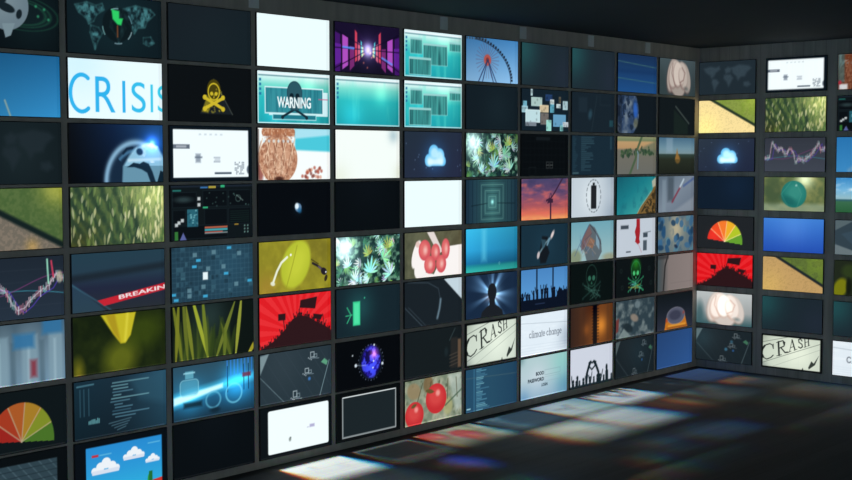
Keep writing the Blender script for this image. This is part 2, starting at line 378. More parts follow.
@pic
def breaking(p):
    p.vg((0, (36, 62, 76)), (.35, (38, 60, 76)), (.6, (34, 40, 62)), (1, (40, 46, 54)))
    p.line([(0, .42), (1.02, .28)], .12, (26, 34, 42), .7, .08).poly([(0, .5), (0, 1), (.35, 1)], (44, 74, 92), .7, .03)
    p.line([(0, .52), (.4, 1)], .03, (60, 110, 130), .5, .02)
    p.poly([(.26, .82), (1.02, .6), (1.02, .725), (.33, .92)], (198, 32, 48), 1, .01)
    p.text('BREAKING', .49, .83, .07, (240, 225, 225), w=.62, ang=.125, bold=.025)
@pic
def test_tubes(p):
    p.hg((0, (92, 118, 132)), (1, (98, 128, 150))); p.mul(.75+.35*p.v)
    for u, w in ((.02, .13), (.3, .15), (.58, .15), (.84, .14)):
        p.ell(u+w/2, .55, w*1.6, .5, (140, 164, 176), .35, 0, .2)
        p.rect(u, .2, u+w, 1.1, (128, 156, 170), .7, .06); p.rect(u+w*.35, .3, u+w*.5, 1, (170, 196, 206), .5, .05)
        p.rect(u+w+.02, .3, u+w+.07, 1.1, (70, 94, 108), .6, .05)
    for u, v in ((.5, .25), (.78, .05)): p.rect(u-.0, v-.08, u+.2, v+.16, (46, 110, 156), .9, .09)
    p.rect(.66, .62, .72, .9, (132, 44, 58), .85, .08); p.glow(.2, .1, .25, (-40, -40, -40))
@pic
def yellow_petal(p):
    p.bg(22, 32, 16); n = p.noise(4, 4, 1); p.mixn(n*1.4-.5, (50, 62, 20), .8)
    p.ell(.5, .8, .35, .3, (110, 116, 20), .75, -.7, .3); p.ell(.75, .35, .4, .3, (66, 82, 14), .6, 0, .3); p.ell(.05, .95, .1, .2, (140, 130, 20), .7, 0, .15)
    p.poly([(.29, 0), (.67, 0), (.61, .4), (.55, .53), (.5, .53), (.42, .35)], (196, 182, 14), 1, .03)
    p.poly([(.34, 0), (.44, 0), (.5, .5), (.42, .33)], (168, 140, 10), .8, .05).line([(.58, 0), (.55, .48)], .05, (226, 214, 60), .7, .05)
@pic
def code_panel(p):
    p.grad(p.u, ((0, (20, 42, 54)), (.45, (24, 42, 54)), (1, (38, 74, 94)))); p.mul(1.1-.3*p.v)
    p.poly([(1, 0), (1, .6), (.7, .45), (.6, .1)], (46, 88, 108), .5, .15)
    for u in (.06, .1, .15): p.line([(u, .14), (u, .6)], .02, (52, 90, 106), .7)
    p.line([(.03, .08), (.2, .07)], .03, (80, 130, 145), .7)
    R = p.R
    for k in range(12):
        v = .1+k*.055; L = R.uniform(.08, .25) if k % 5 else .4
        p.line([(.38+R.uniform(0, .06), v), (.4+L, v+.0)], .022, R.choice(((84, 130, 150), (110, 160, 170), (60, 100, 120))), .75, .012)
    for k in range(4): p.line([(.36+.03*k, .8+.045*k), (.6-.02*k, .76+.045*k)], .02, (76, 110, 124), .7, .01)
    for k in range(8): p.line([(.15+k*.015, .75), (.15+k*.015, .75-R.uniform(.02, .08))], .02, (110, 180, 185), .8)
@pic
def cartoon_sky(p):
    p.vg((0, (34, 134, 206)), (.55, (38, 152, 214)), (1, (40, 176, 220)))
    def cl(u, v, s):
        for dx, dy, r in ((-.9, 0, .32), (-.4, -.2, .45), (.1, -.45, .5), (.6, -.15, .45), (1.0, .02, .3)): p.disk(u+dx*s/A, v+dy*s, r*s*.8, (236, 240, 244))
        p.rect(u-1.1*s/A, v, u+1.2*s/A, v+.3*s, (214, 222, 236), rnd=.08*s)
    cl(.31, .52, .24); cl(.62, .38, .19); cl(.83, .52, .13)
    p.rect(.17, .24, .24, .28, (200, 40, 50)).rect(.25, .25, .38, .27, (90, 180, 220)).rect(.78, .2, .92, .22, (90, 180, 220))
    p.rect(.05, .93, 1, 1.1, (60, 160, 70)).poly([(.72, 1), (.76, .9), (.98, .86), (1.0, 1)], (200, 50, 40)).ell(.8, .86, .05, .1, (40, 150, 60)).rect(.79, .72, .83, .9, (30, 110, 50))
    p.inset(.11, .1, .94, 1.2, (10, 16, 22))
@pic
def roof_tiles(p):
    p.bg(48, 66, 76); 
    for k in range(14): p.line([(-.2+k*.1, .1), (.25+k*.1, 1.1)], .02, (88, 112, 122), .6, .01)
    for k in range(9): p.line([(0, .15+k*.11), (1, .1+k*.11)], .016, (30, 44, 52), .9)
    p.mixn(p.noise(12, 12), (40, 60, 66), .5); p.inset(-.1, .14, .9, 1.2, (10, 15, 18))
@pic
def blank_dark(p): p.grad((p.u+p.v)/2, ((0, (24, 32, 38)), (1, (22, 34, 40)))); p.glow(.5, .5, .6, (2, 2, 2))
@pic
def blank_black(p): p.bg(10, 15, 19); p.glow(.5, 0, .6, (2, 3, 4))
@pic
def blank_slate(p): p.bg(19, 30, 37); p.glow(.6, .5, .5, (4, 6, 6))
@pic
def blank_teal(p): p.bg(30, 42, 50); p.glow(0, .15, .6, (4, 34, 30)).glow(.9, .7, .5, (4, 2, 6))
@pic
def dark_blue(p): p.bg(18, 32, 48); p.glow(.7, .3, .5, (2, 5, 10))
@pic
def skull_sign(p):
    p.bg(13, 17, 20); c = (206, 182, 22)
    p.poly([(.53, .22), (.36, .86), (.76, .86)], (26, 32, 36)); p.poly([(.52, .24), (.38, .82), (.46, .84), (.55, .5)], (146, 132, 22), .8, .03)
    p.line([(.53, .22), (.76, .86)], .02, (70, 76, 70), .8)
    p.ell(.53, .42, .16, .2, (70, 62, 12), 1); skull(p, .53, .45, .36, c, .024, None, c)
    for k in range(26):
        p.disk(.53+p.R.uniform(-.1, .1), .55+p.R.uniform(-.2, .28), .018, (210, 190, 40), .4)
@pic
def document(p):
    p.bg(244, 253, 255)
    for k in range(5): p.rect(.34+k*.065, .13, .37+k*.065, .16, (200, 212, 218), .8, .02)
    p.rect(.03, .33, .23, .41, (100, 110, 124)).rect(.07, .35, .19, .39, (165, 172, 182))
    p.rect(.3, .5, .36, .66, (140, 152, 166), .9, .04).rect(.29, .55, .38, .58, (90, 104, 120), .7, .02)
    p.rect(.52, .56, .6, .58, (150, 160, 172), .9, .02).rect(.52, .63, .6, .66, (150, 160, 172), .9, .02).rect(.53, .56, .6, .66, (195, 205, 214), .7)
    p.rect(.53, .84, .74, .88, (84, 98, 112), 1, .01); R = p.R
    for i in range(7):
        for j in range(7):
            if R.random() < .65: p.rect(.78+i*.018, .65+j*.035, .794+i*.018, .675+j*.035, (110, 122, 134), .8)
    p.ell(.96, .8, .05, .08, (90, 102, 116), .9, 0, .02); p.inset(.035, .06, .955, .935, (12, 22, 30))
@pic
def editing_software(p):
    p.bg(18, 26, 30); R = p.R
    p.rect(0, 0, 1, .04, (30, 40, 52)).rect(.35, .03, .44, .06, (60, 120, 180)).rect(.45, .02, .54, .06, (190, 170, 60)).rect(.6, .0, .65, .05, (50, 190, 130))
    p.rect(.02, .08, .12, .11, (40, 130, 120), .9)
    for r in ((.02, .13, .3, .4), (.38, .1, .68, .4), (.7, .1, .98, .4), (.02, .45, .17, .7), (.4, .44, .68, .74), (.7, .44, .98, .74), (.02, .74, .68, .98)): p.rect(*r, (13, 19, 24)).rect(*r, (36, 52, 60), .6, ring=.01)
    p.rect(.38, .4, .44, .43, (50, 190, 130)); p.ell(.15, .26, .18, .05, (70, 96, 98), .6, 0, .06)
    for u, v in ((.33, .25), (.33, .36), (.06, .72), (.13, .64), (.09, .68)): p.rect(u-.015, v-.03, u+.02, v+.03, (225, 232, 232), .95, .02)
    p.rect(.19, .44, .32, .76, (50, 130, 150), .8)
    for k in range(20): u, v = R.uniform(.19, .3), R.uniform(.44, .74); p.rect(u, v, u+.02, v+.03, R.choice(((30, 80, 100), (120, 190, 200))), .8)
    for k in range(16): u, v = R.uniform(.4, .95), R.uniform(.13, .38); p.rect(u, v, u+.015, v+.025, (80, 116, 110), .5)
    p.disk(.82, .26, .06, (110, 150, 140), .5, ring=.015).line([(.8, .2), (.88, .3)], .02, (160, 190, 180), .5)
    for k in range(6): p.line([(.72, .5+k*.04), (.96, .5+k*.04)], .008, (50, 100, 80), .5)
    p.rect(.4, .77, .68, .8, (210, 110, 80)).rect(.4, .81, .68, .85, (70, 180, 190)).rect(.4, .86, .62, .88, (200, 90, 70)).rect(.4, .88, .68, .9, (200, 220, 220), .7)
    p.rect(.77, .74, .82, .76, (190, 150, 50)).rect(.04, .84, .08, 1, (60, 140, 60), .9).poly([(.1, 1), (.14, .86), (.18, 1)], (110, 120, 190), .9)
    for k in range(6): p.disk(.9+.04*(k % 2), .78+.06*(k//2), .018, (120, 160, 150), .8)
    p.mul(.9)
@pic
def circuit_board(p):
    p.bg(34, 62, 78); p.glow(.7, .4, .5, (6, 14, 18)); R = p.R
    for k in range(20): p.line([(k/19, 0), (k/19, 1)], .008, (70, 110, 128), .45)
    for k in range(12): p.line([(0, k/11), (1, k/11)], .008, (70, 110, 128), .45)
    for k in range(60):
        u, v = int(R.uniform(0, 19))/19, int(R.uniform(0, 11))/11; p.rect(u, v, u+R.choice((.03, .05)), v+R.choice((.05, .08)), R.choice(((52, 90, 108), (64, 106, 122), (26, 48, 60))), .55, .012)
    for u, v in ((.7, .05), (.32, .25), (.27, .36), (.66, .53), (.96, .7), (.4, .92), (.05, .95), (.02, .85)): p.rect(u-.03, v-.02, u+.025, v+.03, (60, 170, 215), .95, .02)
    for u, v in ((.27, .15), (.5, .12), (.82, .17), (.62, .4), (.43, .42), (.78, .75), (.37, .75), (.2, .8), (.2, .9)): p.rect(u-.02, v-.04, u+.03, v+.04, (110, 150, 162), .7, .02)
    p.rect(.37, .48, .43, .62, (232, 244, 246), 1, .02)
@pic
def grass(p):
    p.bg(14, 22, 20); p.glow(.3, 1, .5, (34, 42, 10)).glow(.45, .2, .4, (20, 28, 30)); R = p.R
    for k in range(40): p.leaf(R.uniform(.0, .75), 1.1, R.uniform(.4, .9), R.uniform(.05, .11), math.pi/2+R.uniform(-.3, .25), R.choice(((52, 70, 24), (38, 54, 26), (74, 90, 30))), .65, .04)
    for u, a, L, c in ((.44, 1.87, 1.5, (160, 170, 40)), (.42, 1.66, 1.4, (110, 124, 34)), (.12, 1.75, 1.3, (110, 118, 30)), (.18, 1.65, 1.4, (100, 110, 34)), (.25, 1.72, 1.2, (120, 128, 36)), (.5, 1.15, 1.3, (110, 120, 40)), (.76, 1.43, 1.3, (150, 156, 50)), (.72, 1.9, .8, (84, 96, 30)), (.62, 1.5, .7, (100, 114, 34)), (.9, .9, .6, (170, 160, 40)), (.03, 1.5, 1.3, (120, 124, 30))):
        p.leaf(u, 1.12, L, .085, a, c, .95, .015)
@pic
def lab_glass(p):
    p.vg((0, (44, 78, 96)), (.45, (40, 92, 120)), (.6, (30, 92, 130)), (1, (26, 52, 70))); 
    p.poly([(0, .52), (.62, .37), (1, .3), (1, .42), (.6, .52), (0, .74)], (70, 205, 245), .9, .14); p.poly([(0, .56), (.6, .42), (.6, .5), (0, .7)], (215, 250, 255), .95, .05)
    p.glow(.2, .6, .3, (10, 60, 80)).glow(.8, .45, .35, (10, 60, 85))
    p.rect(.08, .27, .3, .55, (84, 168, 196), .65, .03, rnd=.08).rect(.14, .1, .24, .24, (110, 190, 210), .7, .02).rect(.12, .12, .26, .15, (150, 210, 225), .8)
    p.rect(.08, .26, .3, .56, (150, 220, 235), .6, ring=.02, rnd=.08)
    for k in range(8): p.rect(.65+k*.045, .0, .665+k*.045, .3, (50, 130, 235), .7, .02)
    for u in (.66, .87, .93): p.line([(u, .12), (u, .6)], .022, (16, 50, 80), .9); 
    p.rect(.85, .28, .96, .36, (120, 40, 60), .9, .03)
    p.ell(.48, .7, .17, .15, (100, 190, 220), .7, 0, .03, .03).ell(.74, .64, .19, .18, (120, 210, 236), .75, 0, .03, .03).glow(.75, .4, .3, (0, 40, 60))
    p.rect(.12, .68, .34, .78, (16, 34, 44), .8, .06).ell(.5, .9, .12, .05, (16, 34, 46), .7, 0, .04)
@pic
def white_screen(p): p.bg(238, 254, 255)
@pic
def cream_screen(p): p.bg(246, 252, 246); p.glow(.9, .1, .15, (-60, -45, -35)).glow(.05, 1, .3, (-10, -10, -20)).glow(1, .9, .2, (-14, -14, -24))
def _desktop(p):
    p.vg((0, (215, 244, 246)), (.12, (205, 244, 238)), (.25, (120, 222, 206)), (.5, (36, 184, 186)), (1, (22, 160, 170)))
    n = p.noise(9, 1.5, 3); p.mixn(n*2-1, (110, 236, 214), .45); p.glow(.25, .8, .3, (5, 30, 36)).glow(.7, .35, .2, (30, 40, 24)); p.mul(1-.25*np.clip(p.u-.75, 0, 1)*2)
    p.rect(.0, .0, 1, .06, (236, 248, 250)).rect(0, .065, 1, .09, (110, 150, 160))
    for k in range(4): p.rect(.02, .14+k*.09, .05, .19+k*.09, (30, 110, 160), .9)
    p.rect(0.005, .01, .995, .99, (220, 245, 248), 1, ring=.022)
@pic
def teal_desktop(p): _desktop(p)
@pic
def teal_windows(p):
    _desktop(p); p.glow(.6, .25, .25, (10, 10, 10))
    def w(a, b, c, d):
        p.rect(a, b, c, d, (70, 158, 152), .9); q = p.noise(26, 1.5, 9)
        r = Pic(p.w, p.h); r.rect(a, b, c, d, (1, 1, 1)); p.mixn(r.im[..., 0]*(q*2-.6), (30, 88, 92), .8)
        p.rect(a, b, c, b+.04, (150, 206, 204)).rect(a, b, c, d, (170, 230, 226), .8, ring=.012)
    w(.1, .16, .3, .5); w(.32, .26, .74, .72); w(.78, .18, .98, .38); w(.08, .58, .45, .95)
@pic
def warning(p):
    _desktop(p); p.rect(.15, .36, .97, .84, (224, 246, 250), .9); q = p.noise(26, 1.5, 9)
    p.rect(.1, .3, .9, .8, (44, 140, 152), .95, 0); r = Pic(p.w, p.h); r.rect(.1, .3, .9, .8, (1, 1, 1)); p.mixn(r.im[..., 0]*(q*2-.6), (20, 96, 112), .7)
    p.rect(.1, .3, .9, .8, (225, 248, 250), .9, ring=.025).rect(.2, .82, .8, .92, (30, 120, 136)).rect(.2, .82, .8, .92, (190, 240, 244), .8, ring=.02)
    skull(p, .5, .4, .54, (34, 74, 88), .02, (42, 86, 98), (14, 34, 44), (22, 44, 56))
    p.text('WARNING', .26, .68, .2, (240, 252, 252), w=.47, bold=.03)
    p.line([(.84, .5), (.97, .5)], .02, (210, 90, 130), .8)
@pic
def neon_corridor(p):
    p.bg(24, 16, 44); V = (.5, .52)
    def wall(k0, k1, t0, t1, c, a=1):
        for sg in (-1, 1):
            q = lambda k, t: (V[0]+sg*.56*k, V[1]+t*k)
            p.poly([q(k0, t0), q(k1, t0), q(k1, t1), q(k0, t1)], c, a)
    wall(.95, 1.2, -.52, .5, (84, 24, 130)); wall(.76, .93, -.36, .62, (66, 22, 104)); wall(.55, .7, -.4, .62, (176, 76, 190)); wall(.74, .92, -.1, .4, (96, 34, 148))
    wall(.3, .36, -1.1, .75, (206, 60, 84)); wall(.38, .5, -.1, .9, (120, 40, 110)); wall(.22, .28, -.5, .9, (200, 90, 110)); wall(.13, .18, -.5, .9, (170, 200, 120)); wall(.17, .2, -.9, .6, (60, 190, 190))
    for sg in (-1, 1):
        for t in (-.4, 0, .45): p.line([V, (V[0]+sg*.6, V[1]+t*1.1)], .02, (14, 8, 34), .9)
    p.poly([(.5, .6), (.22, 1.02), (.8, 1.02)], (18, 16, 34), .9, .03).poly([(.5, .45), (.3, -.02), (.72, -.02)], (18, 14, 36), .75, .03)
    p.line([(.12, .5), (.28, .51)], .04, (90, 150, 255), .9, .03).line([(.72, .66), (.88, .78)], .04, (90, 150, 255), .8, .03)
    for k in range(8): p.disk(.3+p.R.uniform(0, .4), .5+p.R.uniform(0, .4), .02, (240, 120, 90), .5, .02)
    p.glow(V[0], V[1], .13, (200, 200, 230)).glow(V[0], V[1], .3, (40, 30, 60))
@pic
def basket_beach(p):
    p.bg(248, 252, 250); p.poly([(.5, 0), (1, 0), (1, .45), (.5, .42)], (70, 200, 218), 1, .05).poly([(.5, 0), (1, 0), (1, .12), (.5, .2)], (170, 226, 240), 1, .05)
    R = p.R
    for k in range(24): p.disk(R.uniform(.6, .88), R.uniform(.76, 1), .035, R.choice(((170, 70, 50), (220, 150, 120), (120, 50, 40))), .7, .03)
    p.ell(.03, .8, .08, .25, (140, 60, 50), .8, 0, .05)
    p.rect(.05, .0, .5, .15, (196, 130, 92), 1, .02, rnd=.06); p.ell(.27, .6, .5, .48, (196, 140, 108), 1, 0, .02)
    p.ell(.27, .6, .3, .35, (222, 176, 144), .6, 0, .2)
    for k in range(9):
        u = .02+k*.055; p.line([(u+.04, .2), (u+.1*(1 if k % 2 else -1)*.5+.02, .6), (.1+k*.035, .98)], .022, (236, 200, 166), .9).line([(u+.02, .25), (u-.04+.1*(k % 2), .62), (.12+k*.032, .98)], .014, (120, 66, 46), .8)
    for k in range(6): p.line([(.06, .03+k*.025), (.5, .03+k*.025)], .01, (140, 84, 56), .6)
    for k in range(7): p.disk(.08+k*.065, .25, .03, (210, 232, 240), .8, .02)
    q = Pic(p.w, p.h); q.ell(.27, .6, .48, .46, (1, 1, 1)).rect(.05, 0, .5, .2, (1, 1, 1)); p.mixn(q.im[..., 0]*np.clip(p.noise(24, 16, 6)*4-1.9, 0, 1), (140, 84, 60), .6); p.mixn(q.im[..., 0]*np.clip(p.noise(20, 20, 9)*4-2.2, 0, 1), (250, 216, 184), .7)
    p.ell(.28, .98, .12, .04, (60, 30, 24), .9, 0, .03); p.rect(0, .02, .015, 1, (60, 40, 34), .7, .02)
@pic
def basket_dark(p): basket_beach(p); p.hg; p.im = p.im*np.array((.62, .5, .45)); p.rect(0, -.1, .1, .8, (40, 110, 120), .5, .06).rect(.02, .85, .15, 1, (220, 226, 230), .9, .05).ell(.03, .8, .05, .06, (180, 40, 60), .8, 0, .03)
@pic
def tiny_earth(p): p.bg(8, 12, 17); p.disk(.54, .48, .085, (90, 120, 150), 1, .02).ell(.52, .45, .05, .06, (232, 240, 244), .95, 0, .03).ell(.56, .54, .05, .05, (30, 90, 130), .8, 0, .04).glow(.54, .5, .12, (6, 14, 20))
@pic
def yellow_leaf(p):
    p.bg(140, 132, 30); n = p.noise(5, 5, 2); p.mixn(n*2-.8, (176, 166, 36), .7); p.glow(.85, .15, .4, (-20, -20, 0)).glow(.1, .9, .3, (20, 0, 10))
    p.ell(.5, .47, .36, .5, (184, 194, 34), .95, .5, .06); p.ell(.52, .45, .2, .36, (206, 212, 50), .6, .55, .2); p.line([(.36, .95), (.46, .45), (.52, .1)], .02, (150, 150, 24), .8, .02)
    p.line([(.38, .32), (.3, .42), (.24, .58), (.19, .78)], .05, (240, 244, 226), .95, .02).disk(.43, .28, .025, (250, 250, 240)).ell(.18, .82, .06, .04, (235, 238, 220), .9, .3, .02)
    p.line([(.74, .48), (.8, .53), (.88, .62)], .05, (40, 34, 40), 1, .01).ell(.9, .66, .09, .07, (34, 30, 40), 1, .6, .01).ell(.93, .8, .04, .07, (50, 42, 30), 1, .4).disk(.93, .68, .018, (240, 240, 240)).line([(.82, .5), (.72, .4)], .02, (60, 50, 20), .9).ell(.84, .58, .06, .02, (110, 96, 110), .8, .6)
@pic
def red_crowd(p):
    p.bg(226, 22, 30); cx, cy = .5*A, .75; a = np.arctan2(p.Y-cy, p.X-cx); p.mixn((np.sin(a*26) > 0)*1., (238, 50, 54), .7)
    hill = [(-.02, 1.05), (.05, .98), (.2, .86), (.35, .66), (.45, .48), (.55, .42), (.66, .46), (.8, .6), (.92, .7), (1.02, .82), (1.02, 1.05)]
    p.poly(hill, (46, 24, 28)); f = lambda u: float(np.interp(u, [q[0] for q in hill[:-1]], [q[1] for q in hill[:-1]]))+.02
    crowd(p, f, 18, (46, 24, 28), 5, .055, .8)
    p.poly([(.56, .12), (.8, .08), (.77, .32), (.55, .27)], (46, 24, 28)).line([(.56, .2), (.52, .5)], .015, (46, 24, 28))
    p.rect(.25, .35, .35, .48, (46, 24, 28)).line([(.32, .45), (.34, .7)], .02, (46, 24, 28)).poly([(.74, .42), (.88, .46), (.85, .56), (.75, .52)], (46, 24, 28)).line([(.88, .45), (.9, .7)], .015, (46, 24, 28))
def _blueprint(p, b=1.0):
    p.bg(40, 54, 62); p.glow(.3, .2, .6, (8, 8, 8)); 
    for k in range(8): p.line([(k*.16-.3, 0), (k*.16+.1, 1)], .01, (56, 70, 80), .6)
    p.poly([(0, .03), (.12, .0), (0, .4)], (150, 172, 176), .75, .03).line([(.0, .45), (.32, 1)], .012, (120, 144, 152), .8).line([(.97, .3), (.83, 1)], .016, (140, 170, 176), .8)
    for u, v, s in ((.7, .14, .1), (.62, .45, .09), (.45, .88, .12)):
        p.rect(u, v-s/2, u+.05, v+s/2, (190, 205, 210), .75, ring=.018); p.rect(u+.05, v, u+.09, v+s*.6, (170, 190, 198), .7, ring=.014); p.line([(u, v+s*.7), (u+.12, v+s*.9)], .012, (160, 180, 190), .7)
        for k in range(3): p.disk(u-.03+k*.02, v+.02*k+s*.6, .014, (200, 214, 220), .7)
    p.poly([(.85, .32), (.9, .25), (.95, .32), (.93, .4)], (96, 168, 130), .9, .02).disk(.68, .62, .035, (62, 120, 190), .9, .03)
    p.mul(b)
@pic
def blueprint(p): _blueprint(p)
@pic
def blueprint_dark(p): _blueprint(p, .62); p.glow(.6, .4, .5, (3, 8, 10))
@pic
def blueprint_right(p):
    _blueprint(p, .72); p.glow(.1, .3, .4, (8, 16, 18)); p.disk(.55, .6, .05, (70, 130, 160), .7, .04).disk(.65, .35, .05, (70, 130, 160), .5, .04)
@pic
def white_panel(p):
    p.bg(14, 20, 24); p.rect(.1, .07, .955, .93, (244, 253, 253), rnd=.04)
    p.rect(.68, .48, .75, .54, (170, 165, 205), .9, .03).rect(.64, .52, .67, .54, (200, 200, 220)).ell(.4, .7, .03, .04, (130, 140, 136), .95, 0, .03).disk(.41, .67, .015, (80, 90, 90), .9, .02)
@pic
def black_grid(p):
    p.bg(9, 13, 16)
    for k in range(12): p.line([(k/11, .0), (k/11, 1)], .006, (24, 32, 36), .6)
    for k in range(7): p.line([(0, k/6), (1, k/6)], .006, (24, 32, 36), .6)
    for u in (.52, .6): 
        for v in (.67, .75): p.rect(u, v, u+.06, v+.07, (96, 100, 98), .7, ring=.012)
    p.rect(.15, .8, .3, 1, (34, 42, 44), .7, ring=.01).rect(.3, .06, .6, .14, (20, 26, 30))
def _cannabis(p, seed):
    p.bg(18, 40, 40); R = random.Random(seed); n = p.noise(12, 12, 4); p.mixn(n*4-1.9, (110, 160, 130), .8)
    def fan(u, v, s, a, c, al):
        for k in (-3, -2, -1, 0, 1, 2, 3): p.leaf(u, v, s*(1-.13*abs(k)), s*.13, a+k*.42, tuple(min(255, q*R.uniform(.85, 1.15)) for q in c), al)
    for k in range(80):
        u = R.uniform(0, 1.05); v = R.uniform(-.05, 1.05)
        if u < .36 and v < .5 and R.random() < .7: continue
        c = R.choice(((60, 120, 90), (150, 214, 196), (96, 150, 70), (160, 184, 90), (36, 76, 60), (200, 240, 236), (24, 52, 50), (230, 250, 246)))
        fan(u, v, R.uniform(.14, .26), R.uniform(0, 6.28), c, .85)
    fan(.52, .78, .38, 1.4, (160, 232, 222), 1); fan(.72, .5, .33, .6, (136, 206, 170), 1); fan(.85, .85, .36, 2.2, (180, 232, 210), 1); fan(.82, .28, .28, 1.8, (170, 196, 90), 1); fan(.5, .4, .26, 2, (150, 176, 80), 1); fan(.28, .9, .3, 1.0, (190, 240, 236), 1); fan(.18, .62, .24, 1.9, (150, 210, 200), 1)
    p.glow(.12, .22, .22, (200, 215, 215)).glow(.15, .3, .5, (60, 74, 74))
    p.line([(.38, 0), (.34, 1)], .05, (26, 50, 50), .5, .04)
@pic
def cannabis(p): _cannabis(p, 4); p.mul(1.08)
@pic
def cannabis_dim(p): _cannabis(p, 9); p.mul(.92)
@pic
def green_battery(p):
    p.bg(22, 38, 46); p.glow(.35, .4, .4, (8, 34, 30)); p.rect(.25, .28, .36, .78, (52, 214, 146), 1, .03).rect(.27, .32, .34, .74, (90, 235, 175), .6, .03)
    for a in (-.16, .16): p.line([(.22, .55), (.16, .55+a)], .025, (50, 190, 130), .9, .01)
    p.line([(.14, .56), (.24, .55)], .02, (50, 190, 130), .9).disk(.43, .22, .018, (60, 200, 150), .9, .02)
@pic
def brain_sphere(p):
    p.bg(7, 10, 14); cx, cy = .53, .5
    p.disk(cx, cy, .34, (60, 90, 130), .5, .01, .012); p.ell(cx, cy-.02, .28, .34, (40, 30, 150), 1, 0, .06); n = p.noise(10, 10, 2)
    q = Pic(p.w, p.h); q.ell(cx, cy, .28, .33, (1, 1, 1), 1, 0, .05); p.mixn(q.im[..., 0]*(n > .52), (14, 12, 60), .85); p.mixn(q.im[..., 0]*(n < .4), (70, 80, 240), .8)
    p.glow(cx+.05, .33, .1, (190, 90, 150)).glow(cx, .6, .12, (10, 20, 110)); R = p.R
    for k in range(28): a = k*.2244; p.disk(cx+.38*math.cos(a)/A, cy+.38*math.sin(a), .012, (170, 190, 230), R.uniform(.1, .7), .015)
    for u, v, r in ((.29, .52, .035), (.71, .56, .03), (.24, .3, .016), (.58, .14, .022), (.57, .48, .02), (.56, .62, .02)): p.disk(u, v, r, (226, 236, 244), .95, .02)
    p.line([(.29, .52), (.45, .55)], .012, (200, 216, 240), .7)
@pic
def outline_box(p): p.bg(28, 37, 41); p.inset(.08, .08, .93, .93, (10, 14, 16)); p.rect(.085, .085, .925, .925, (232, 238, 238), 1, ring=.018)
def _cloud(p, b0, b1, gl):
    p.grad((p.u+p.v)/2, ((0, b0), (1, b1))); R = p.R
    for k in range(14): p.disk(R.random(), R.random(), .012, (120, 150, 190), .6, .02)
    p.glow(.52, .55, .34, gl); c = (110, 200, 250)
    for u, v, r, in ((.42, .62, .14), (.5, .45, .17), (.6, .52, .16), (.64, .62, .12)): p.disk(u, v, r, c, 1, .03)
    p.rect(.35, .55, .71, .75, c, 1, .03, rnd=.09)
    for u, v, r, in ((.43, .64, .1), (.51, .47, .12), (.6, .54, .12), (.63, .62, .09)): p.disk(u, v, r, (196, 240, 255), .85, .08)
    p.rect(.4, .6, .66, .72, (225, 250, 255), .9, .06, rnd=.05)
@pic
def cloud(p): _cloud(p, (36, 48, 62), (38, 44, 68), (6, 36, 66))
@pic
def cloud_right(p): _cloud(p, (46, 58, 72), (34, 42, 66), (12, 42, 76)); p.glow(.52, .58, .2, (20, 30, 40))
@pic
def cherries(p):
    p.hg((0, (66, 70, 54)), (.2, (84, 86, 66)), (1, (76, 70, 50))); p.mixn(p.noise(8, 8), (120, 120, 90), .6)
    w = (250, 242, 238); p.poly([(.72, .35), (1.02, .32), (1.02, 1.02), (.2, 1.02), (.25, .85), (.5, .95)], w, 1, .02).ell(.2, .48, .13, .32, w, 1, .35, .02).ell(.28, .75, .2, .3, w, 1, .5, .02)
    p.poly([(.38, 0), (.5, 0), (.66, .45), (.58, .5)], (244, 230, 226), .9, .02).disk(.22, .26, .07, (226, 190, 180), .9, .03)
    for u, v, rx, ry in ((.34, .4, .2, .23), (.53, .46, .15, .19), (.71, .4, .14, .23), (.43, .73, .19, .2), (.63, .73, .17, .2)):
        p.ell(u, v, rx, ry, (214, 84, 92), 1, 0, .02).ell(u-.01, v-.02, rx*.7, ry*.7, (232, 118, 112), .8, 0, .08).ell(u+.01, v, rx*.3, ry*.35, (250, 200, 190), .8, 0, .08)
@pic
def dark_device(p):
    p.bg(26, 34, 40); p.poly([(.68, 0), (1.02, -.05), (1.02, .52)], (196, 212, 220), 1, .02).line([(.05, .0), (.4, .05), (.58, .2), (.62, .5), (.57, .85)], .02, (60, 74, 84), .8, .02)
    p.line([(.62, .45), (.6, .65), (.56, .86)], .05, (130, 160, 176), .8, .06).line([(.0, .55), (.3, 1)], .02, (72, 88, 98), .7, .01).line([(.06, .55), (.36, 1)], .02, (60, 74, 84), .6, .01)
@pic
def dark_stairs(p):
    p.bg(22, 29, 32); p.rect(.93, .3, .99, .95, (110, 86, 66), .9, .04).rect(.8, .25, .92, .95, (44, 42, 40), .8, .05)
    for k in range(4): p.line([(.78, .65+k*.08), (.93, .6+k*.08)], .02, (84, 74, 64), .7)
    p.line([(.78, .3), (.88, .05)], .03, (50, 64, 66), .8, .02).ell(.72, .55, .06, .1, (30, 42, 46), .8, 0, .05)
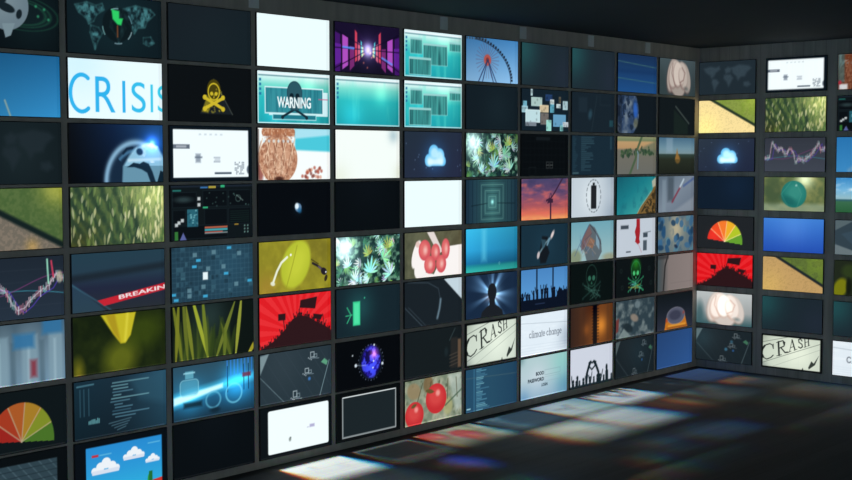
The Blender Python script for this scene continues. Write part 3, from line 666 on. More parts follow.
@pic
def tomatoes(p):
    p.bg(120, 132, 110); n = p.noise(6, 6, 4); p.mixn(n*2.2-.8, (186, 184, 158), .8); m = p.noise(8, 8, 8); p.mixn(m*3-1.9, (60, 74, 50), .9)
    p.ell(.15, .25, .22, .18, (150, 128, 92), .8, .3, .05).ell(.4, .15, .16, .2, (120, 94, 60), .8, 0, .05).ell(.75, .72, .16, .2, (170, 168, 116), .8, 0, .06).poly([(.75, .0), (1, .0), (1, .8), (.9, .9)], (190, 204, 196), .6, .1)
    for k in range(5): p.line([(.3+k*.15, .1), (.2+k*.18, .55)], .03, (70, 66, 44), .6, .02)
    p.line([(.7, .7), (1, .4)], .04, (66, 90, 70), .7, .02)
    for u, v, rx, ry in ((.16, .78, .3, .3), (.54, .5, .35, .34)): p.ell(u, v, rx, ry, (198, 44, 48), 1, .2, .02).ell(u-.01, v-.05, rx*.7, ry*.6, (222, 76, 72), .7, .2, .15).ell(u+.03, v-.12, rx*.2, ry*.2, (244, 170, 160), .8, 0, .06)
    p.leaf(.35, .28, .3, .1, -.2, (90, 84, 44), .9); p.leaf(.1, .6, .2, .08, .3, (90, 84, 44), .9)
@pic
def ferris_wheel(p):
    p.vg((0, (62, 122, 176)), (1, (134, 182, 222))); p.mul(.92+.16*p.u); cx, cy = .4, .5
    for k in range(26): a = k*.2417; p.line([(cx+.12*math.cos(a)/A, cy+.12*math.sin(a)), (cx+.42*math.cos(a)/A, cy+.42*math.sin(a))], .014, (96, 84, 110), .75)
    p.disk(cx, cy, .13, (186, 74, 60), .9, .03).disk(cx, cy, .06, (120, 50, 50), .9, .02)
    cxx, cyy, R0 = .1, .88, 1.0; 
    p.line([(.1+.82*math.sin(t)*.92, .98-.94*math.cos(t)) for t in np.linspace(.1, 1.6, 30)], .02, (32, 44, 64), .95)
    for t in np.linspace(.12, 1.52, 20): u, v = .1+.82*math.sin(t)*.95, .98-.98*math.cos(t); p.rect(u-.018, v-.025, u+.018, v+.03, (28, 38, 54), .95)
    for u in (.22, .3, .52, .58): p.line([(cx+(.0 if u < .4 else .01), cy), (u, 1.03)], .03, (40, 56, 96), .9)
    for k in range(8): p.rect(.0+k*.05, .0, .03+k*.05, .06, (60, 60, 60), .6)
@pic
def floating_photos(p):
    p.bg(20, 34, 44); R = p.R
    for u0, v0, u1, v1, c in ((.19, .0, .22, .15, (180, 205, 210)), (.2, .2, .42, .4, (170, 196, 190)), (.03, .3, .1, .55, (110, 170, 190)), (.0, .42, .12, .56, (150, 186, 196)), (.38, .38, .56, .54, (206, 186, 150)), (.08, .5, .38, .8, (190, 218, 222)), (.08, .8, .3, .88, (120, 130, 140)), (.4, .58, .56, .84, (110, 104, 100)), (.5, .12, .64, .26, (34, 60, 100)), (.6, .24, .68, .34, (200, 214, 210)), (.6, .35, .68, .54, (90, 160, 180)), (.74, .34, .82, .42, (190, 205, 206)), (.79, .16, .83, .3, (90, 84, 70)), (.88, .26, .98, .46, (170, 200, 206)), (.67, .6, .94, .88, (100, 156, 190)), (.52, .74, .62, 1.0, (150, 214, 200)), (.88, .78, 1.0, .88, (190, 200, 206)), (.82, .86, .88, 1, (110, 170, 170))):
        p.rect(u0, v0, u1, v1, c).rect(u0, v0, u1, v1, tuple(min(255, q*1.25) for q in c), .8, ring=.015)
        for k in range(3): a, b = R.uniform(u0, u1), R.uniform(v0, v1); p.ell(a, b, .03, .03, tuple(q*.65 for q in c), .6, 0, .03)
@pic
def square_tunnel(p):
    p.hg((0, (26, 48, 66)), (.5, (52, 96, 98)), (1, (28, 50, 64))); c = (.5, .52)
    for k, r in enumerate((.13, .2, .27, .34, .41, .49, .58)): p.rect(c[0]-r*.52, c[1]-r*.98, c[0]+r*.52, c[1]+r*.98, ((100, 150, 140), (22, 46, 50))[k % 2], .6, .01, .018)
    for u in (.04, .12, .2, .8, .88, .95): p.line([(u, 0), (u, 1)], .025, (18, 38, 52), .8, .02)
    p.line([(.1, .6), (.4, .55)], .02, (16, 32, 40), .8, .01).line([(.6, .55), (.95, .57)], .02, (16, 32, 40), .8, .01); p.glow(c[0], c[1], .05, (110, 150, 140)).glow(c[0], c[1], .3, (14, 24, 22))
@pic
def blue_sea(p):
    p.vg((0, (46, 172, 214)), (.5, (36, 150, 200)), (.8, (22, 106, 150)), (.86, (24, 128, 140)), (1, (44, 180, 170))); p.mul(1.12-.3*p.u); p.rect(.3, 0, .38, .75, (110, 215, 240), .5, .15)
    p.disk(.64, .84, .025, (130, 200, 200), .7, ring=.012).poly([(0, 1), (0, .92), (1, .84), (1, 1)], (46, 170, 156), .4, .06)
@pic
def head_rays(p):
    p.bg(24, 42, 66); a = np.arctan2(p.Y-.48, p.X-.5*A); r = np.hypot(p.X-.5*A, p.Y-.48); w = np.clip(np.sin(a*7+1)*.8+np.sin(a*13+2)*.5+np.sin(a*4)*.6+.3, 0, 1.6)
    p.im += (w*np.exp(-(r/.55)**2))[..., None]*np.array((84, 116, 140)); p.glow(.52, .5, .25, (100, 130, 150)).glow(.5, .55, .08, (60, 20, 0), 1, 3)
    c = (28, 32, 38); p.ell(.5, .43, .165, .21, c, 1, 0, .015).rect(.445, .55, .555, .8, c, 1, .02).poly([(.5, .68), (.62, .78), (.7, .88), (.73, 1.05), (.27, 1.05), (.3, .88), (.38, .78)], c, 1, .02)
@pic
def crash(p):
    p.bg(206, 216, 200); p.glow(.6, .5, .5, (26, 24, 22)).glow(0, 0, .25, (-40, -40, -40)).glow(0, 1, .2, (-60, -60, -50))
    k = (38, 44, 42)
    p.line([(-.02, .26), (.44, .03)], .014, (90, 96, 90), .9).line([(-.02, .9), (.6, .43), (1.02, .12)], .014, (96, 104, 96), .9).line([(.2, .95), (1, .3)], .01, (160, 170, 158), .9)
    # letters with serifs, growing smaller towards the right
    p.line([(.2, .41), (.185, .31), (.14, .28), (.07, .33), (.02, .45), (.0, .6), (.03, .72), (.09, .76), (.16, .7), (.2, .62)], .03, k).line([(.05, .36), (.015, .46), (.0, .6), (.03, .7)], .06, k).line([(.2, .28), (.2, .42)], .02, k)
    p.line([(.285, .2), (.3, .6)], .055, k).line([(.25, .23), (.32, .18)], .018, k).line([(.26, .63), (.34, .58)], .018, k).line([(.3, .19), (.36, .15), (.395, .2), (.38, .31), (.3, .39)], .03, k).line([(.37, .19), (.385, .27)], .045, k).line([(.33, .37), (.4, .5), (.45, .48)], .04, k)
    p.line([(.515, .1), (.475, .46)], .016, k).line([(.515, .1), (.565, .38)], .04, k).line([(.49, .34), (.545, .29)], .016, k).line([(.455, .49), (.5, .44)], .014, k).line([(.55, .41), (.6, .36)], .014, k)
    p.line([(.68, .1), (.655, .04), (.625, .07), (.63, .15), (.68, .2), (.69, .27), (.66, .32), (.625, .29)], .032, k)
    p.line([(.725, .0), (.735, .27)], .03, k).line([(.785, -.02), (.79, .22)], .03, k).line([(.73, .14), (.79, .1)], .014, k).line([(.715, .29), (.76, .25)], .012, k).line([(.775, .24), (.81, .2)], .012, k)
    p.poly([(.96, .5), (.9, .78), (.8, .93), (.79, .88), (.84, .68), (.88, .74)], (44, 52, 48), .95, .02).poly([(.67, 1), (.7, .9), (.72, 1)], (60, 66, 60), .9, .01)
    p.inset(.02, .035, .98, .965, (14, 18, 18))
def serif(p, u, v, k, c):
    """'climate change' in small book letters; (u,v) left baseline, k the x-height"""
    x = u
    def st(dx, h, w=.2): p.line([(x+dx*k/A, v), (x+dx*k/A, v-h*k)], w*k, c).line([(x+(dx-.18)*k/A, v), (x+(dx+.18)*k/A, v)], .09*k, c)
    def bowl(cx_, gap=None, w=.15):
        a = np.linspace(*(gap or (0, 6.3)), 16); p.line([(x+(cx_+.36*math.cos(t))*k/A, v-(.5+.47*math.sin(t))*k) for t in a], w*k, c)
    for ch in 'climate change':
        if ch == 'c': bowl(.45, (.8, 5.6), .18); x += .92*k/A
        elif ch == 'l': st(.25, 1.6); x += .52*k/A
        elif ch == 'i': st(.25, 1); p.disk(x+.25*k/A, v-1.4*k, .13*k, c); x += .52*k/A
        elif ch in 'mnh':
            st(.25, 1.6 if ch == 'h' else 1)
            for j in range(2 if ch == 'm' else 1): p.line([(x+(.3+j*.55)*k/A, v-.8*k), (x+(.6+j*.55)*k/A, v-.98*k), (x+(.8+j*.55)*k/A, v-.8*k)], .13*k, c); st(.8+j*.55, .85)
            x += (1.65 if ch == 'm' else 1.1)*k/A
        elif ch == 'a': bowl(.38, None, .13); st(.75, .9); x += 1.0*k/A
        elif ch == 't': st(.3, 1.35); p.line([(x+.05*k/A, v-.95*k), (x+.6*k/A, v-.95*k)], .1*k, c); x += .65*k/A
        elif ch == 'e': bowl(.42, (.0, 5.4), .16); p.line([(x+.1*k/A, v-.52*k), (x+.76*k/A, v-.52*k)], .1*k, c); x += .92*k/A
        elif ch == 'g': bowl(.42); p.line([(x+.75*k/A, v-.9*k), (x+.75*k/A, v+.3*k), (x+.4*k/A, v+.5*k), (x+.08*k/A, v+.3*k)], .14*k, c); x += 1.0*k/A
        else: x += .5*k/A
def _paper(p):
    p.bg(226, 236, 244); p.mixn(p.noise(3, 14, 2)*2-1, (240, 247, 252), .7); p.line([(0, .19), (1, .3)], .014, (170, 182, 192), .8, .01)
    for k in range(5): p.line([(0, .74+k*.07), (1, .78+k*.07)], .01, (206, 218, 228), .8)
@pic
def climate_change(p): _paper(p); serif(p, .17, .57, .106, (104, 112, 124)); p.glow(1, .7, .35, (-50, -46, -40))
@pic
def climate_right(p): _paper(p); serif(p, .22, .6, .17, (104, 112, 124))
@pic
def password(p):
    p.grad(p.v, ((0, (176, 202, 204)), (.5, (184, 204, 210)), (1, (150, 180, 200)))); p.glow(.9, .2, .5, (-30, 0, -10)).glow(.95, .8, .4, (-50, -30, -20)).glow(.05, 1, .25, (-40, -26, -10)).glow(0, 0, .15, (-50, -40, -40)).glow(.35, .5, .3, (14, 8, 10))
    k = (28, 40, 50); p.text('BOOO', .32, .46, .085, k, w=.17, bold=.03).text('PASSWORD', .15, .61, .085, k, w=.34, bold=.03).text('LOGIN', .44, .75, .07, (44, 60, 72), w=.13, bold=.03)
    p.rect(.51, .36, .85, .48, (130, 158, 168), .7, ring=.012).rect(.51, .53, .85, .64, (140, 166, 176), .5, ring=.012)
@pic
def blue_code(p):
    p.hg((0, (36, 76, 104)), (.5, (38, 76, 100)), (1, (32, 66, 92))); p.rect(.14, 0, .17, 1, (56, 110, 140), .6, .02).line([(0, .2), (1, .28)], .01, (90, 110, 110), .8); R = p.R
    for k in range(26):
        v = .03+k*.038; L = R.uniform(.05, .28)*(.4+.6*abs(math.sin(k*.62))); p.line([(.2, v), (.22+L, v)], .02, R.choice(((96, 160, 184), (74, 130, 158), (120, 184, 200))), .8, .01)
    p.line([(.02, .92), (.08, .92)], .03, (170, 220, 230), .9)
@pic
def dark_code(p):
    p.bg(24, 42, 54); R = p.R
    for k in range(22): v = .04+k*.04; p.line([(.22, v), (.26+R.uniform(.02, .26), v)], .016, (58, 92, 104), .8).line([(.03, v), (.06+R.uniform(0, .08), v)], .014, (44, 76, 90), .8)
    p.rect(.9, 0, .95, .35, (44, 74, 86), .6, .02).line([(.03, .95), (.15, .95)], .04, (70, 100, 106), .8)
@pic
def faint_panel(p): p.bg(24, 36, 45); p.ell(.42, .55, .08, .12, (44, 74, 88), .8, .3, .08).line([(.58, .05), (.45, 1)], .02, (40, 56, 64), .7, .03).line([(.65, .0), (.65, .3), (.9, .3)], .01, (44, 60, 68), .7).rect(.88, .68, .97, .85, (34, 74, 84), .8, .03).rect(.15, .12, .35, .5, (30, 44, 54), .8, .05)
@pic
def crane_sunset(p):
    p.vg((0, (70, 66, 104)), (.35, (112, 76, 112)), (.65, (170, 84, 92)), (.85, (220, 110, 84)), (1, (246, 166, 96))); n = p.noise(3, 12, 3); p.mixn(n*2.4-1.1, (232, 106, 92), .75*1); p.mixn((p.noise(3, 9, 8)*2.4-1.3)*(1-p.v), (60, 56, 92), .9)
    k = (56, 32, 56); p.line([(.62, 1.02), (.62, .5)], .06, k).line([(.56, .6), (.7, .36), (.88, .0)], .04, k).rect(.57, .5, .67, .6, k).line([(.62, .36), (.56, .58)], .016, k).line([(.64, .38), (.62, .5)], .02, k).line([(.53, .54), (.6, .5)], .05, k)
@pic
def battery(p):
    p.bg(196, 206, 214); p.glow(.45, .5, .4, (24, 22, 18)).glow(1, 1, .5, (-40, -36, -30)).glow(1, 0, .4, (-30, -26, -22)); p.rect(.45, .2, .58, .8, (18, 22, 26), rnd=.02).rect(.49, .13, .54, .2, (18, 22, 26)).rect(.47, .24, .56, .76, (36, 38, 42), .9)
    for k in range(18): a = k*.349; p.line([(.515+.24*math.cos(a+t)*1.35/A, .47+.42*math.sin(a+t)) for t in (0, .17)], .024, (70, 80, 88), .9)
@pic
def robot_hand(p):
    p.bg(24, 48, 62); p.glow(.5, .5, .4, (4, 8, 10)); p.poly([(.44, .28), (.56, .3), (.56, .55), (.6, .7), (.52, .95), (.4, .95), (.38, .7)], (20, 26, 32), 1, .05); p.line([(.35, .8), (.38, .7), (.52, .45), (.6, .35)], .05, (120, 150, 160), .8, .03)
    p.ell(.66, .26, .12, .045, (226, 206, 202), 1, -.95, .04).line([(.6, .36), (.55, .5)], .06, (110, 150, 170), .9, .03).ell(.36, .74, .05, .09, (206, 190, 190), .95, .3, .03).poly([(.42, .35), (.52, .38), (.5, .55), (.44, .6)], (50, 84, 100), .8, .04)
@pic
def concert(p):
    p.vg((0, (72, 132, 192)), (.6, (86, 150, 208)), (1, (60, 110, 170)))
    for u in (.33, .68): p.rect(u-.014, 0, u+.014, 1, (16, 26, 44))
    k = (12, 20, 36); p.rect(-.1, .74, 1.1, 1.1, k).poly([(.75, .75), (.82, .5), (.9, .6), (1.0, .58), (1.02, .8)], k)
    crowd(p, lambda u: .62 if .25 < u < .75 else .7, 13, k, 8, .09, .5); p.line([(.3, .86), (.5, .86)], .02, (60, 80, 120), .6)
@pic
def melting_tower(p):
    p.vg((0, (110, 164, 178)), (1, (156, 186, 188))); p.ell(.1, .9, .25, .2, (130, 140, 110), .9, 0, .1).ell(.9, .95, .3, .1, (150, 150, 120), .8, 0, .08)
    p.poly([(.42, .05), (.55, .16), (.7, .5), (.72, .8), (.62, 1.02), (.36, 1.02), (.3, .75), (.2, .62), (.3, .3)], (92, 102, 108), 1, .02).poly([(.42, .1), (.48, .3), (.36, .6), (.22, .75), (.26, .4)], (120, 92, 92), .9, .02).poly([(.45, .4), (.55, .5), (.5, .7), (.36, .62)], (146, 104, 80), .9, .02).poly([(.58, .25), (.66, .5), (.66, .75), (.58, .6)], (130, 160, 176), .9, .02)
    p.line([(.44, .08), (.58, .3), (.7, .6)], .025, (44, 48, 58), .9).line([(.4, .1), (.2, .55), (.08, .85)], .02, (70, 90, 130), .8); R = p.R
    for k in range(14): p.line([(R.uniform(.2, .5), R.uniform(.3, .9)), (R.uniform(.2, .6), R.uniform(.3, .9))], .018, R.choice(((60, 70, 90), (170, 150, 140), (90, 120, 170))), .6)
@pic
def dark_skull(p):
    p.bg(10, 18, 18); c = (36, 66, 58); skull(p, .48, .32, .66, c, .016, None, (44, 92, 74), (24, 44, 42)); p.glow(.48, .6, .3, (4, 12, 8))
    for k in range(12): p.line([(.3+p.R.random()*.4, .55+p.R.random()*.35), (.3+p.R.random()*.4, .6+p.R.random()*.35)], .02, (60, 100, 90), .6)
@pic
def green_skull(p):
    p.bg(14, 20, 22); p.ell(.5, .24, .26, .24, (18, 66, 24), .8, 0, .08); p.glow(.5, .12, .14, (16, 60, 4)); skull(p, .5, .33, .62, (44, 140, 84), .014, None, (70, 190, 110), (36, 110, 76)); p.ell(.5, .34, .06, .05, (20, 60, 20), .5, 0, .05)
    for k in range(14): p.line([(.3+p.R.random()*.4, .58+p.R.random()*.35), (.3+p.R.random()*.4, .6+p.R.random()*.35)], .022, p.R.choice(((50, 160, 110), (90, 180, 170), (160, 170, 60))), .7)
    for u, v in ((.12, .3), (.85, .3), (.15, .75), (.9, .7)): p.disk(u, v, .05, (34, 48, 46), .7, .03, .02)
@pic
def forest_fire(p):
    p.hg((0, (62, 42, 34)), (.35, (100, 58, 34)), (.6, (150, 84, 34)), (1, (110, 62, 30))); p.mul(.85); p.glow(.72, .55, .25, (100, 66, 10)).glow(.36, .6, .15, (40, 20, 0)); k = (28, 22, 22)
    p.rect(.52, -.1, .62, 1.1, k, 1, .03).rect(.56, -.1, .6, 1.1, k)
    for k2 in range(12): v = k2*.08; p.line([(.5, v), (.66, v+.02)], .03, k, .6, .02)
    for u in (.14, .28, .86): p.rect(u, -.1, u+.04, 1.1, (56, 38, 30), .25, .12)
    p.glow(.5, .0, .3, (-30, -24, -12))
@pic
def heart_hands(p):
    p.bg(206, 210, 222); k = (22, 36, 42); crowd(p, lambda u: .93 if abs(u-.52) > .2 else .9, 12, k, 2, .1, .35); p.rect(-.1, .95, 1.1, 1.1, k)
    p.line([(.37, 1), (.38, .7), (.43, .5), (.46, .42)], .09, k).line([(.67, 1), (.66, .7), (.6, .5), (.56, .42)], .09, k)
    p.line([(.5, .6), (.43, .5), (.43, .42), (.47, .38), (.51, .43), (.55, .38), (.6, .42), (.59, .5), (.5, .6)], .045, k).rect(.83, .68, .9, 1, k, rnd=.05).ell(.86, .62, .05, .09, k).rect(.14, .78, .18, 1, k).disk(.16, .74, .05, k)
@pic
def blue_stripes(p): p.vg((0, (24, 48, 82)), (1, (28, 76, 132))); p.line([(0, .2), (1, .3)], .02, (80, 124, 110), .6, .02).line([(0, .64), (1, .72)], .02, (70, 120, 110), .6, .02).rect(0, .4, 1, .5, (20, 50, 92), .5, .08)
@pic
def earth_planet(p):
    p.bg(18, 26, 32); p.ell(.22, .45, .6, .66, (46, 66, 96), 1, 0, .02); q = Pic(p.w, p.h); q.ell(.22, .45, .6, .66, (1, 1, 1), 1, 0, .02)
    p.mixn(q.im[..., 0]*(p.noise(5, 5, 3)*3-1.2), (118, 130, 140), .8); p.mixn(q.im[..., 0]*(p.noise(6, 6, 6) > .55), (26, 40, 60), .8); p.ell(.45, .4, .1, .24, (44, 100, 196), .8, -.1, .08).ell(.46, .72, .1, .14, (110, 110, 84), .7, .2, .06); p.mul(np.where(p.u < .1, .7, 1.))
@pic
def aerial_road(p):
    p.bg(112, 112, 102); p.vg((0, (140, 142, 104)), (.1, (112, 124, 88)), (.14, (186, 150, 104)), (.3, (180, 142, 98)), (.36, (112, 108, 96)), (1, (104, 104, 98))); p.poly([(.6, .3), (1, .1), (1, .5), (.6, .5)], (104, 112, 90), .8, .08)
    R = p.R
    for k in range(64): u = R.uniform(.08, .94); p.disk(u, .44+R.uniform(-.1, .12)+(.0 if u < .5 else -.07), R.uniform(.03, .055), R.choice(((44, 66, 50), (60, 84, 56))), .85, .02)
    p.line([(.3, 1.05), (.46, .6), (.5, .35), (.62, .0)], .09, (70, 92, 64), .9, .03).line([(.52, .85), (.53, .45), (.51, .4)], .05, (118, 146, 160), .9, .02)
@pic
def coast(p):
    p.grad((p.u+p.v)/2, ((0, (18, 92, 106)), (.4, (22, 122, 132)), (.8, (60, 160, 156)), (1, (60, 150, 150)))); p.mixn(p.noise(5, 5)*2-1.1, (18, 84, 104), .7)
    p.poly([(1.02, .12), (.9, .4), (.75, .62), (.62, .8), (.5, 1.02), (1.02, 1.02)], (120, 92, 50), 1, .02); n = p.noise(12, 12, 4); q = Pic(p.w, p.h); q.poly([(1.02, .3), (.75, .7), (.58, 1.02), (1.02, 1.02)], (1, 1, 1)); p.mixn(q.im[..., 0]*(n > .52), (44, 40, 28), .8)
    p.poly([(1.02, .0), (.9, .12), (.92, .3), (1.02, .25)], (190, 182, 160), .9, .04).line([(.88, .4), (.6, .82), (.52, 1)], .03, (210, 190, 150), .5, .03)
@pic
def thermometer_blur(p):
    p.grad((p.u+p.v)/2, ((0, (88, 104, 118)), (.5, (120, 132, 146)), (1, (98, 110, 126)))); p.rect(.25, 0, .42, .7, (62, 74, 84), .7, .12).rect(.1, .1, .2, 1, (130, 146, 158), .6, .08).line([(.38, .72), (.6, .32)], .07, (128, 50, 68), .85, .04).line([(.6, .3), (.7, .1)], .07, (190, 206, 216), .8, .04).line([(.7, .28), (1.02, .05)], .07, (60, 84, 140), .7, .05).poly([(.4, 1), (1, .6), (1, 1)], (140, 148, 158), .7, .1)
@pic
def red_fever_doc(p):
    p.bg(192, 200, 210); p.rect(.1, .16, .3, .26, (66, 76, 86)).rect(.24, .86, .36, .9, (80, 90, 100)).poly([(.5, .0), (.59, .0), (.6, .35), (.58, .55), (.6, .65), (.54, .7), (.47, .62), (.49, .5), (.46, .35), (.5, .2)], (162, 32, 40), 1, .02).line([(.56, .7), (.64, .92)], .015, (180, 90, 100), .8)
    p.rect(.68, .4, .8, .52, (62, 74, 84)).rect(.68, .6, .78, .88, (74, 86, 96)).line([(.68, .4), (.88, .37)], .02, (60, 70, 80), .8)
@pic
def blue_leaves(p):
    p.bg(96, 112, 118); p.glow(.5, .35, .4, (84, 56, 20)); p.mixn(p.noise(5, 5, 2)*2-1, (50, 84, 112), .8); R = p.R
    for k in range(34):
        u, v = R.random(), R.random()
        if .35 < u < .75 and .15 < v < .6 and R.random() < .6: continue
        p.ell(u, v, R.uniform(.09, .17), R.uniform(.07, .11), R.choice(((36, 76, 112), (56, 100, 136), (84, 124, 140), (28, 60, 90))), .85, R.random()*3, .03)
    p.ell(.5, .85, .1, .05, (30, 40, 60), .8, .3, .03)
@pic
def pink_wall(p): p.hg((0, (66, 78, 82)), (.15, (84, 84, 84)), (.3, (128, 116, 112)), (1, (138, 124, 120))); p.line([(.28, 0), (.2, .3), (.16, 1)], .07, (40, 38, 38), .9, .03).rect(0, 0, .3, .1, (50, 50, 52), .7, .05); p.line([(.35, .8), (1, .8)], .01, (110, 100, 98), .7)
@pic
def grey_shoals(p):
    p.bg(46, 62, 70); p.mixn(p.noise(6, 6, 5)*3-1.3, (116, 128, 128), .85); p.ell(.47, .5, .2, .1, (140, 126, 112), .9, .3, .05).ell(.3, .75, .25, .12, (30, 42, 48), .9, .3, .05).ell(.55, .15, .14, .1, (120, 136, 140), .7, 0, .05); p.poly([(0, .5), (.08, .45), (.06, .8), (0, .85)], (112, 48, 44), .9, .04).poly([(.05, 1), (.2, .75), (.4, 1)], (130, 144, 142), .8, .04)
@pic
def orange_ball(p):
    p.vg((0, (18, 24, 28)), (.4, (26, 32, 40)), (1, (44, 48, 62))); p.poly([(.2, 1.02), (.25, .66), (.78, .66), (.86, 1.02)], (190, 110, 24), 1, .03).ell(.52, .64, .48, .24, (84, 86, 104), 1, 0, .03).ell(.5, .62, .32, .14, (56, 58, 76), .9, 0, .06).ell(.52, .64, .48, .24, (140, 136, 148), .6, 0, .02, .02)
    p.ell(.26, .74, .06, .06, (160, 60, 40), .7, 0, .04).ell(.74, .58, .06, .05, (150, 60, 50), .6, 0, .04); p.rect(.3, .88, .8, .94, (236, 164, 50), .7, .05).rect(.26, .94, .86, 1.0, (120, 64, 20), .6, .03)
@pic
def blue_plain(p): p.grad((p.u+p.v)/2, ((0, (36, 66, 112)), (1, (44, 84, 142))))
@pic
def blue_bright(p): p.vg((0, (66, 130, 214)), (1, (38, 82, 180))); p.glow(.5, .3, .5, (16, 16, 14))
def _rose(p, w, g, d, dark):
    p.vg((0, g), (.6, tuple(v*.85 for v in g)), (1, dark)); p.ell(.06, .7, .14, .35, dark, .8, 0, .15)
    for u, v, rx, ry, an, k in ((.34, .45, .26, .5, .25, .84), (.72, .5, .26, .45, -.35, .8), (.5, .78, .4, .26, .2, .78), (.4, .4, .26, .42, .35, .93), (.64, .42, .24, .4, -.3, .9), (.5, .4, .24, .36, 0, 1.0), (.6, .46, .13, .24, -.2, .96)):
        p.ell(u-.01, v+.03, rx, ry, d, .55, an, .06); p.ell(u, v, rx*.94, ry*.94, tuple(min(255, q*k) for q in w), 1, an, .05)
    p.line([(.62, .22), (.7, .36), (.66, .56), (.56, .64)], .04, d, .6, .04).line([(.36, .12), (.33, .4), (.42, .72)], .035, d, .6, .04); p.ell(.74, .8, .1, .05, dark, .5, .2, .08)
@pic
def rose(p): _rose(p, (206, 190, 178), (66, 80, 84), (112, 82, 78), (50, 64, 66))
@pic
def rose_bright(p): _rose(p, (270, 256, 246), (190, 196, 196), (206, 164, 146), (60, 96, 102)); p.glow(.5, .4, .3, (20, 20, 20))
@pic
def dark_blade(p): p.bg(18, 25, 28); p.poly([(.4, .3), (.8, .7), (.8, 1), (.4, 1)], (26, 38, 34), .8, .06).line([(.45, .22), (.83, .68)], .05, (64, 74, 70), .85, .03)
@pic
def horizon_tree(p):
    p.vg((0, (70, 106, 130)), (.3, (110, 142, 156)), (.44, (120, 144, 150)), (.46, (52, 70, 64)), (.6, (40, 46, 36)), (1, (30, 34, 28))); p.rect(.2, 0, .38, .42, (140, 164, 180), .5, .1); p.ell(.52, .6, .14, .12, (110, 84, 40), .9, 0, .05).poly([(.5, .3), (.45, .6), (.57, .6)], (150, 108, 50), .9, .04)
def _pie(p, cx, cy, r, dim):
    cols = ((206, 46, 36), (220, 74, 38), (228, 116, 44), (222, 164, 40), (168, 186, 40), (96, 150, 46))
    a = np.arctan2(cy-p.Y, p.X-cx*A); rr = np.hypot((p.X-cx*A)/1.0, (p.Y-cy)/1.08)
    base = -.12; t = (a-base)/(math.pi); m = np.clip(.5-(rr-r)/p.px, 0, 1)*((a > base) & (a < math.pi+.02))
    for k in range(6): p.mixn(m*((t >= 1-(k+1)/6) & (t < 1-k/6)), tuple(v*dim for v in cols[k]))
    for k in range(1, 6): q = base+math.pi*k/6; p.line([(cx, cy), (cx+r*.98*math.cos(q)/A, cy-r*1.06*math.sin(q))], .018, tuple(v*dim for v in (240, 216, 180)), .8)
@pic
def pie_left(p): p.bg(15, 23, 26); _pie(p, .56, .84, .6, .74)
@pic
def pie_right(p):
    p.bg(34, 38, 42); _pie(p, .5, .78, .6, 1.08); p.glow(.3, .6, .2, (20, 6, 4)); p.poly([(.2, .74), (.78, .9), (.78, 1), (.2, 1)], (34, 38, 42), 1, .01)
@pic
def green_ball(p):
    p.bg(96, 112, 72); p.mixn(p.noise(5, 5, 3)*2.4-1, (150, 150, 90), .8); p.glow(.68, .05, .25, (150, 150, 140)); p.vg; p.rect(-.1, .78, 1.1, 1.1, (150, 166, 140), .7, .12); p.ell(.15, .4, .3, .4, (64, 84, 60), .7, 0, .2)
    p.disk(.5, .5, .4, (36, 122, 112), 1, .01); p.disk(.52, .44, .26, (70, 156, 142), .6, .25); p.ell(.42, .7, .25, .12, (24, 92, 90), .6, .4, .12); p.disk(.54, .24, .03, (180, 220, 210), .8, .03)
    for t in (-.16, .1): p.line([(.5+t*.3, .14), (.5+t*1.3, .5), (.5+t*.6, .86)], .012, (110, 180, 160), .5)
@pic
def sky_horizon(p): p.vg((0, (60, 140, 200)), (.35, (120, 184, 222)), (.6, (150, 190, 200)), (.64, (50, 96, 110)), (.7, (60, 110, 80)), (1, (44, 96, 60))); p.mixn((p.noise(4, 9, 2)*3-1.5)*(p.v < .55), (220, 236, 244), .8)
@pic
def sky_vapor(p): p.vg((0, (42, 118, 178)), (1, (62, 140, 196))); p.line([(.2, .95), (.8, .2)], .1, (120, 160, 190), .6, .08)
@pic
def grey_tile(p): p.bg(52, 68, 78); p.poly([(0, .7), (.0, 1), (.5, 1)], (112, 126, 130), .9, .03).poly([(0, .3), (.3, 0), (0, 0)], (96, 112, 116), .8, .03).poly([(.1, .4), (.6, .1), (1, .5), (.6, 1), (.4, .9)], (58, 78, 92), .8, .03)
@pic
def yellow_dark(p): p.bg(34, 42, 30); p.ell(.1, .8, .2, .3, (130, 132, 20), .9, .4, .08).ell(.4, .85, .16, .2, (190, 180, 20), .9, -.6, .05).ell(.25, .3, .25, .2, (50, 66, 32), .8, 0, .12).ell(.23, .75, .08, .25, (20, 26, 18), .9, 0, .05)

# ------------------------------------------------------------------ picture meshes
_cache = {}; _grid = {}
def grid(w, h, sw, sh):
    key = (w, h, sw)
    if key not in _grid:
        me = bpy.data.meshes.new('display')
        u, v = np.meshgrid(np.linspace(-.5, .5, w), np.linspace(.5, -.5, h))
        co = np.stack([u*sw*S, np.zeros_like(u), v*sh*S], -1).reshape(-1, 3)
        i = np.arange(h*w).reshape(h, w); q = np.stack([i[1:, :-1], i[1:, 1:], i[:-1, 1:], i[:-1, :-1]], -1).reshape(-1)
        n = (w-1)*(h-1)
        me.vertices.add(w*h); me.vertices.foreach_set('co', co.ravel())
        me.loops.add(n*4); me.loops.foreach_set('vertex_index', q.astype(np.int32))
        me.polygons.add(n); me.polygons.foreach_set('loop_start', np.arange(0, n*4, 4, dtype=np.int32)); me.polygons.foreach_set('loop_total', np.full(n, 4, np.int32))
        me.update(calc_edges=True); me.materials.append(M_disp); me.color_attributes.new('picture', 'FLOAT_COLOR', 'POINT')
        _grid[key] = me
    return _grid[key]
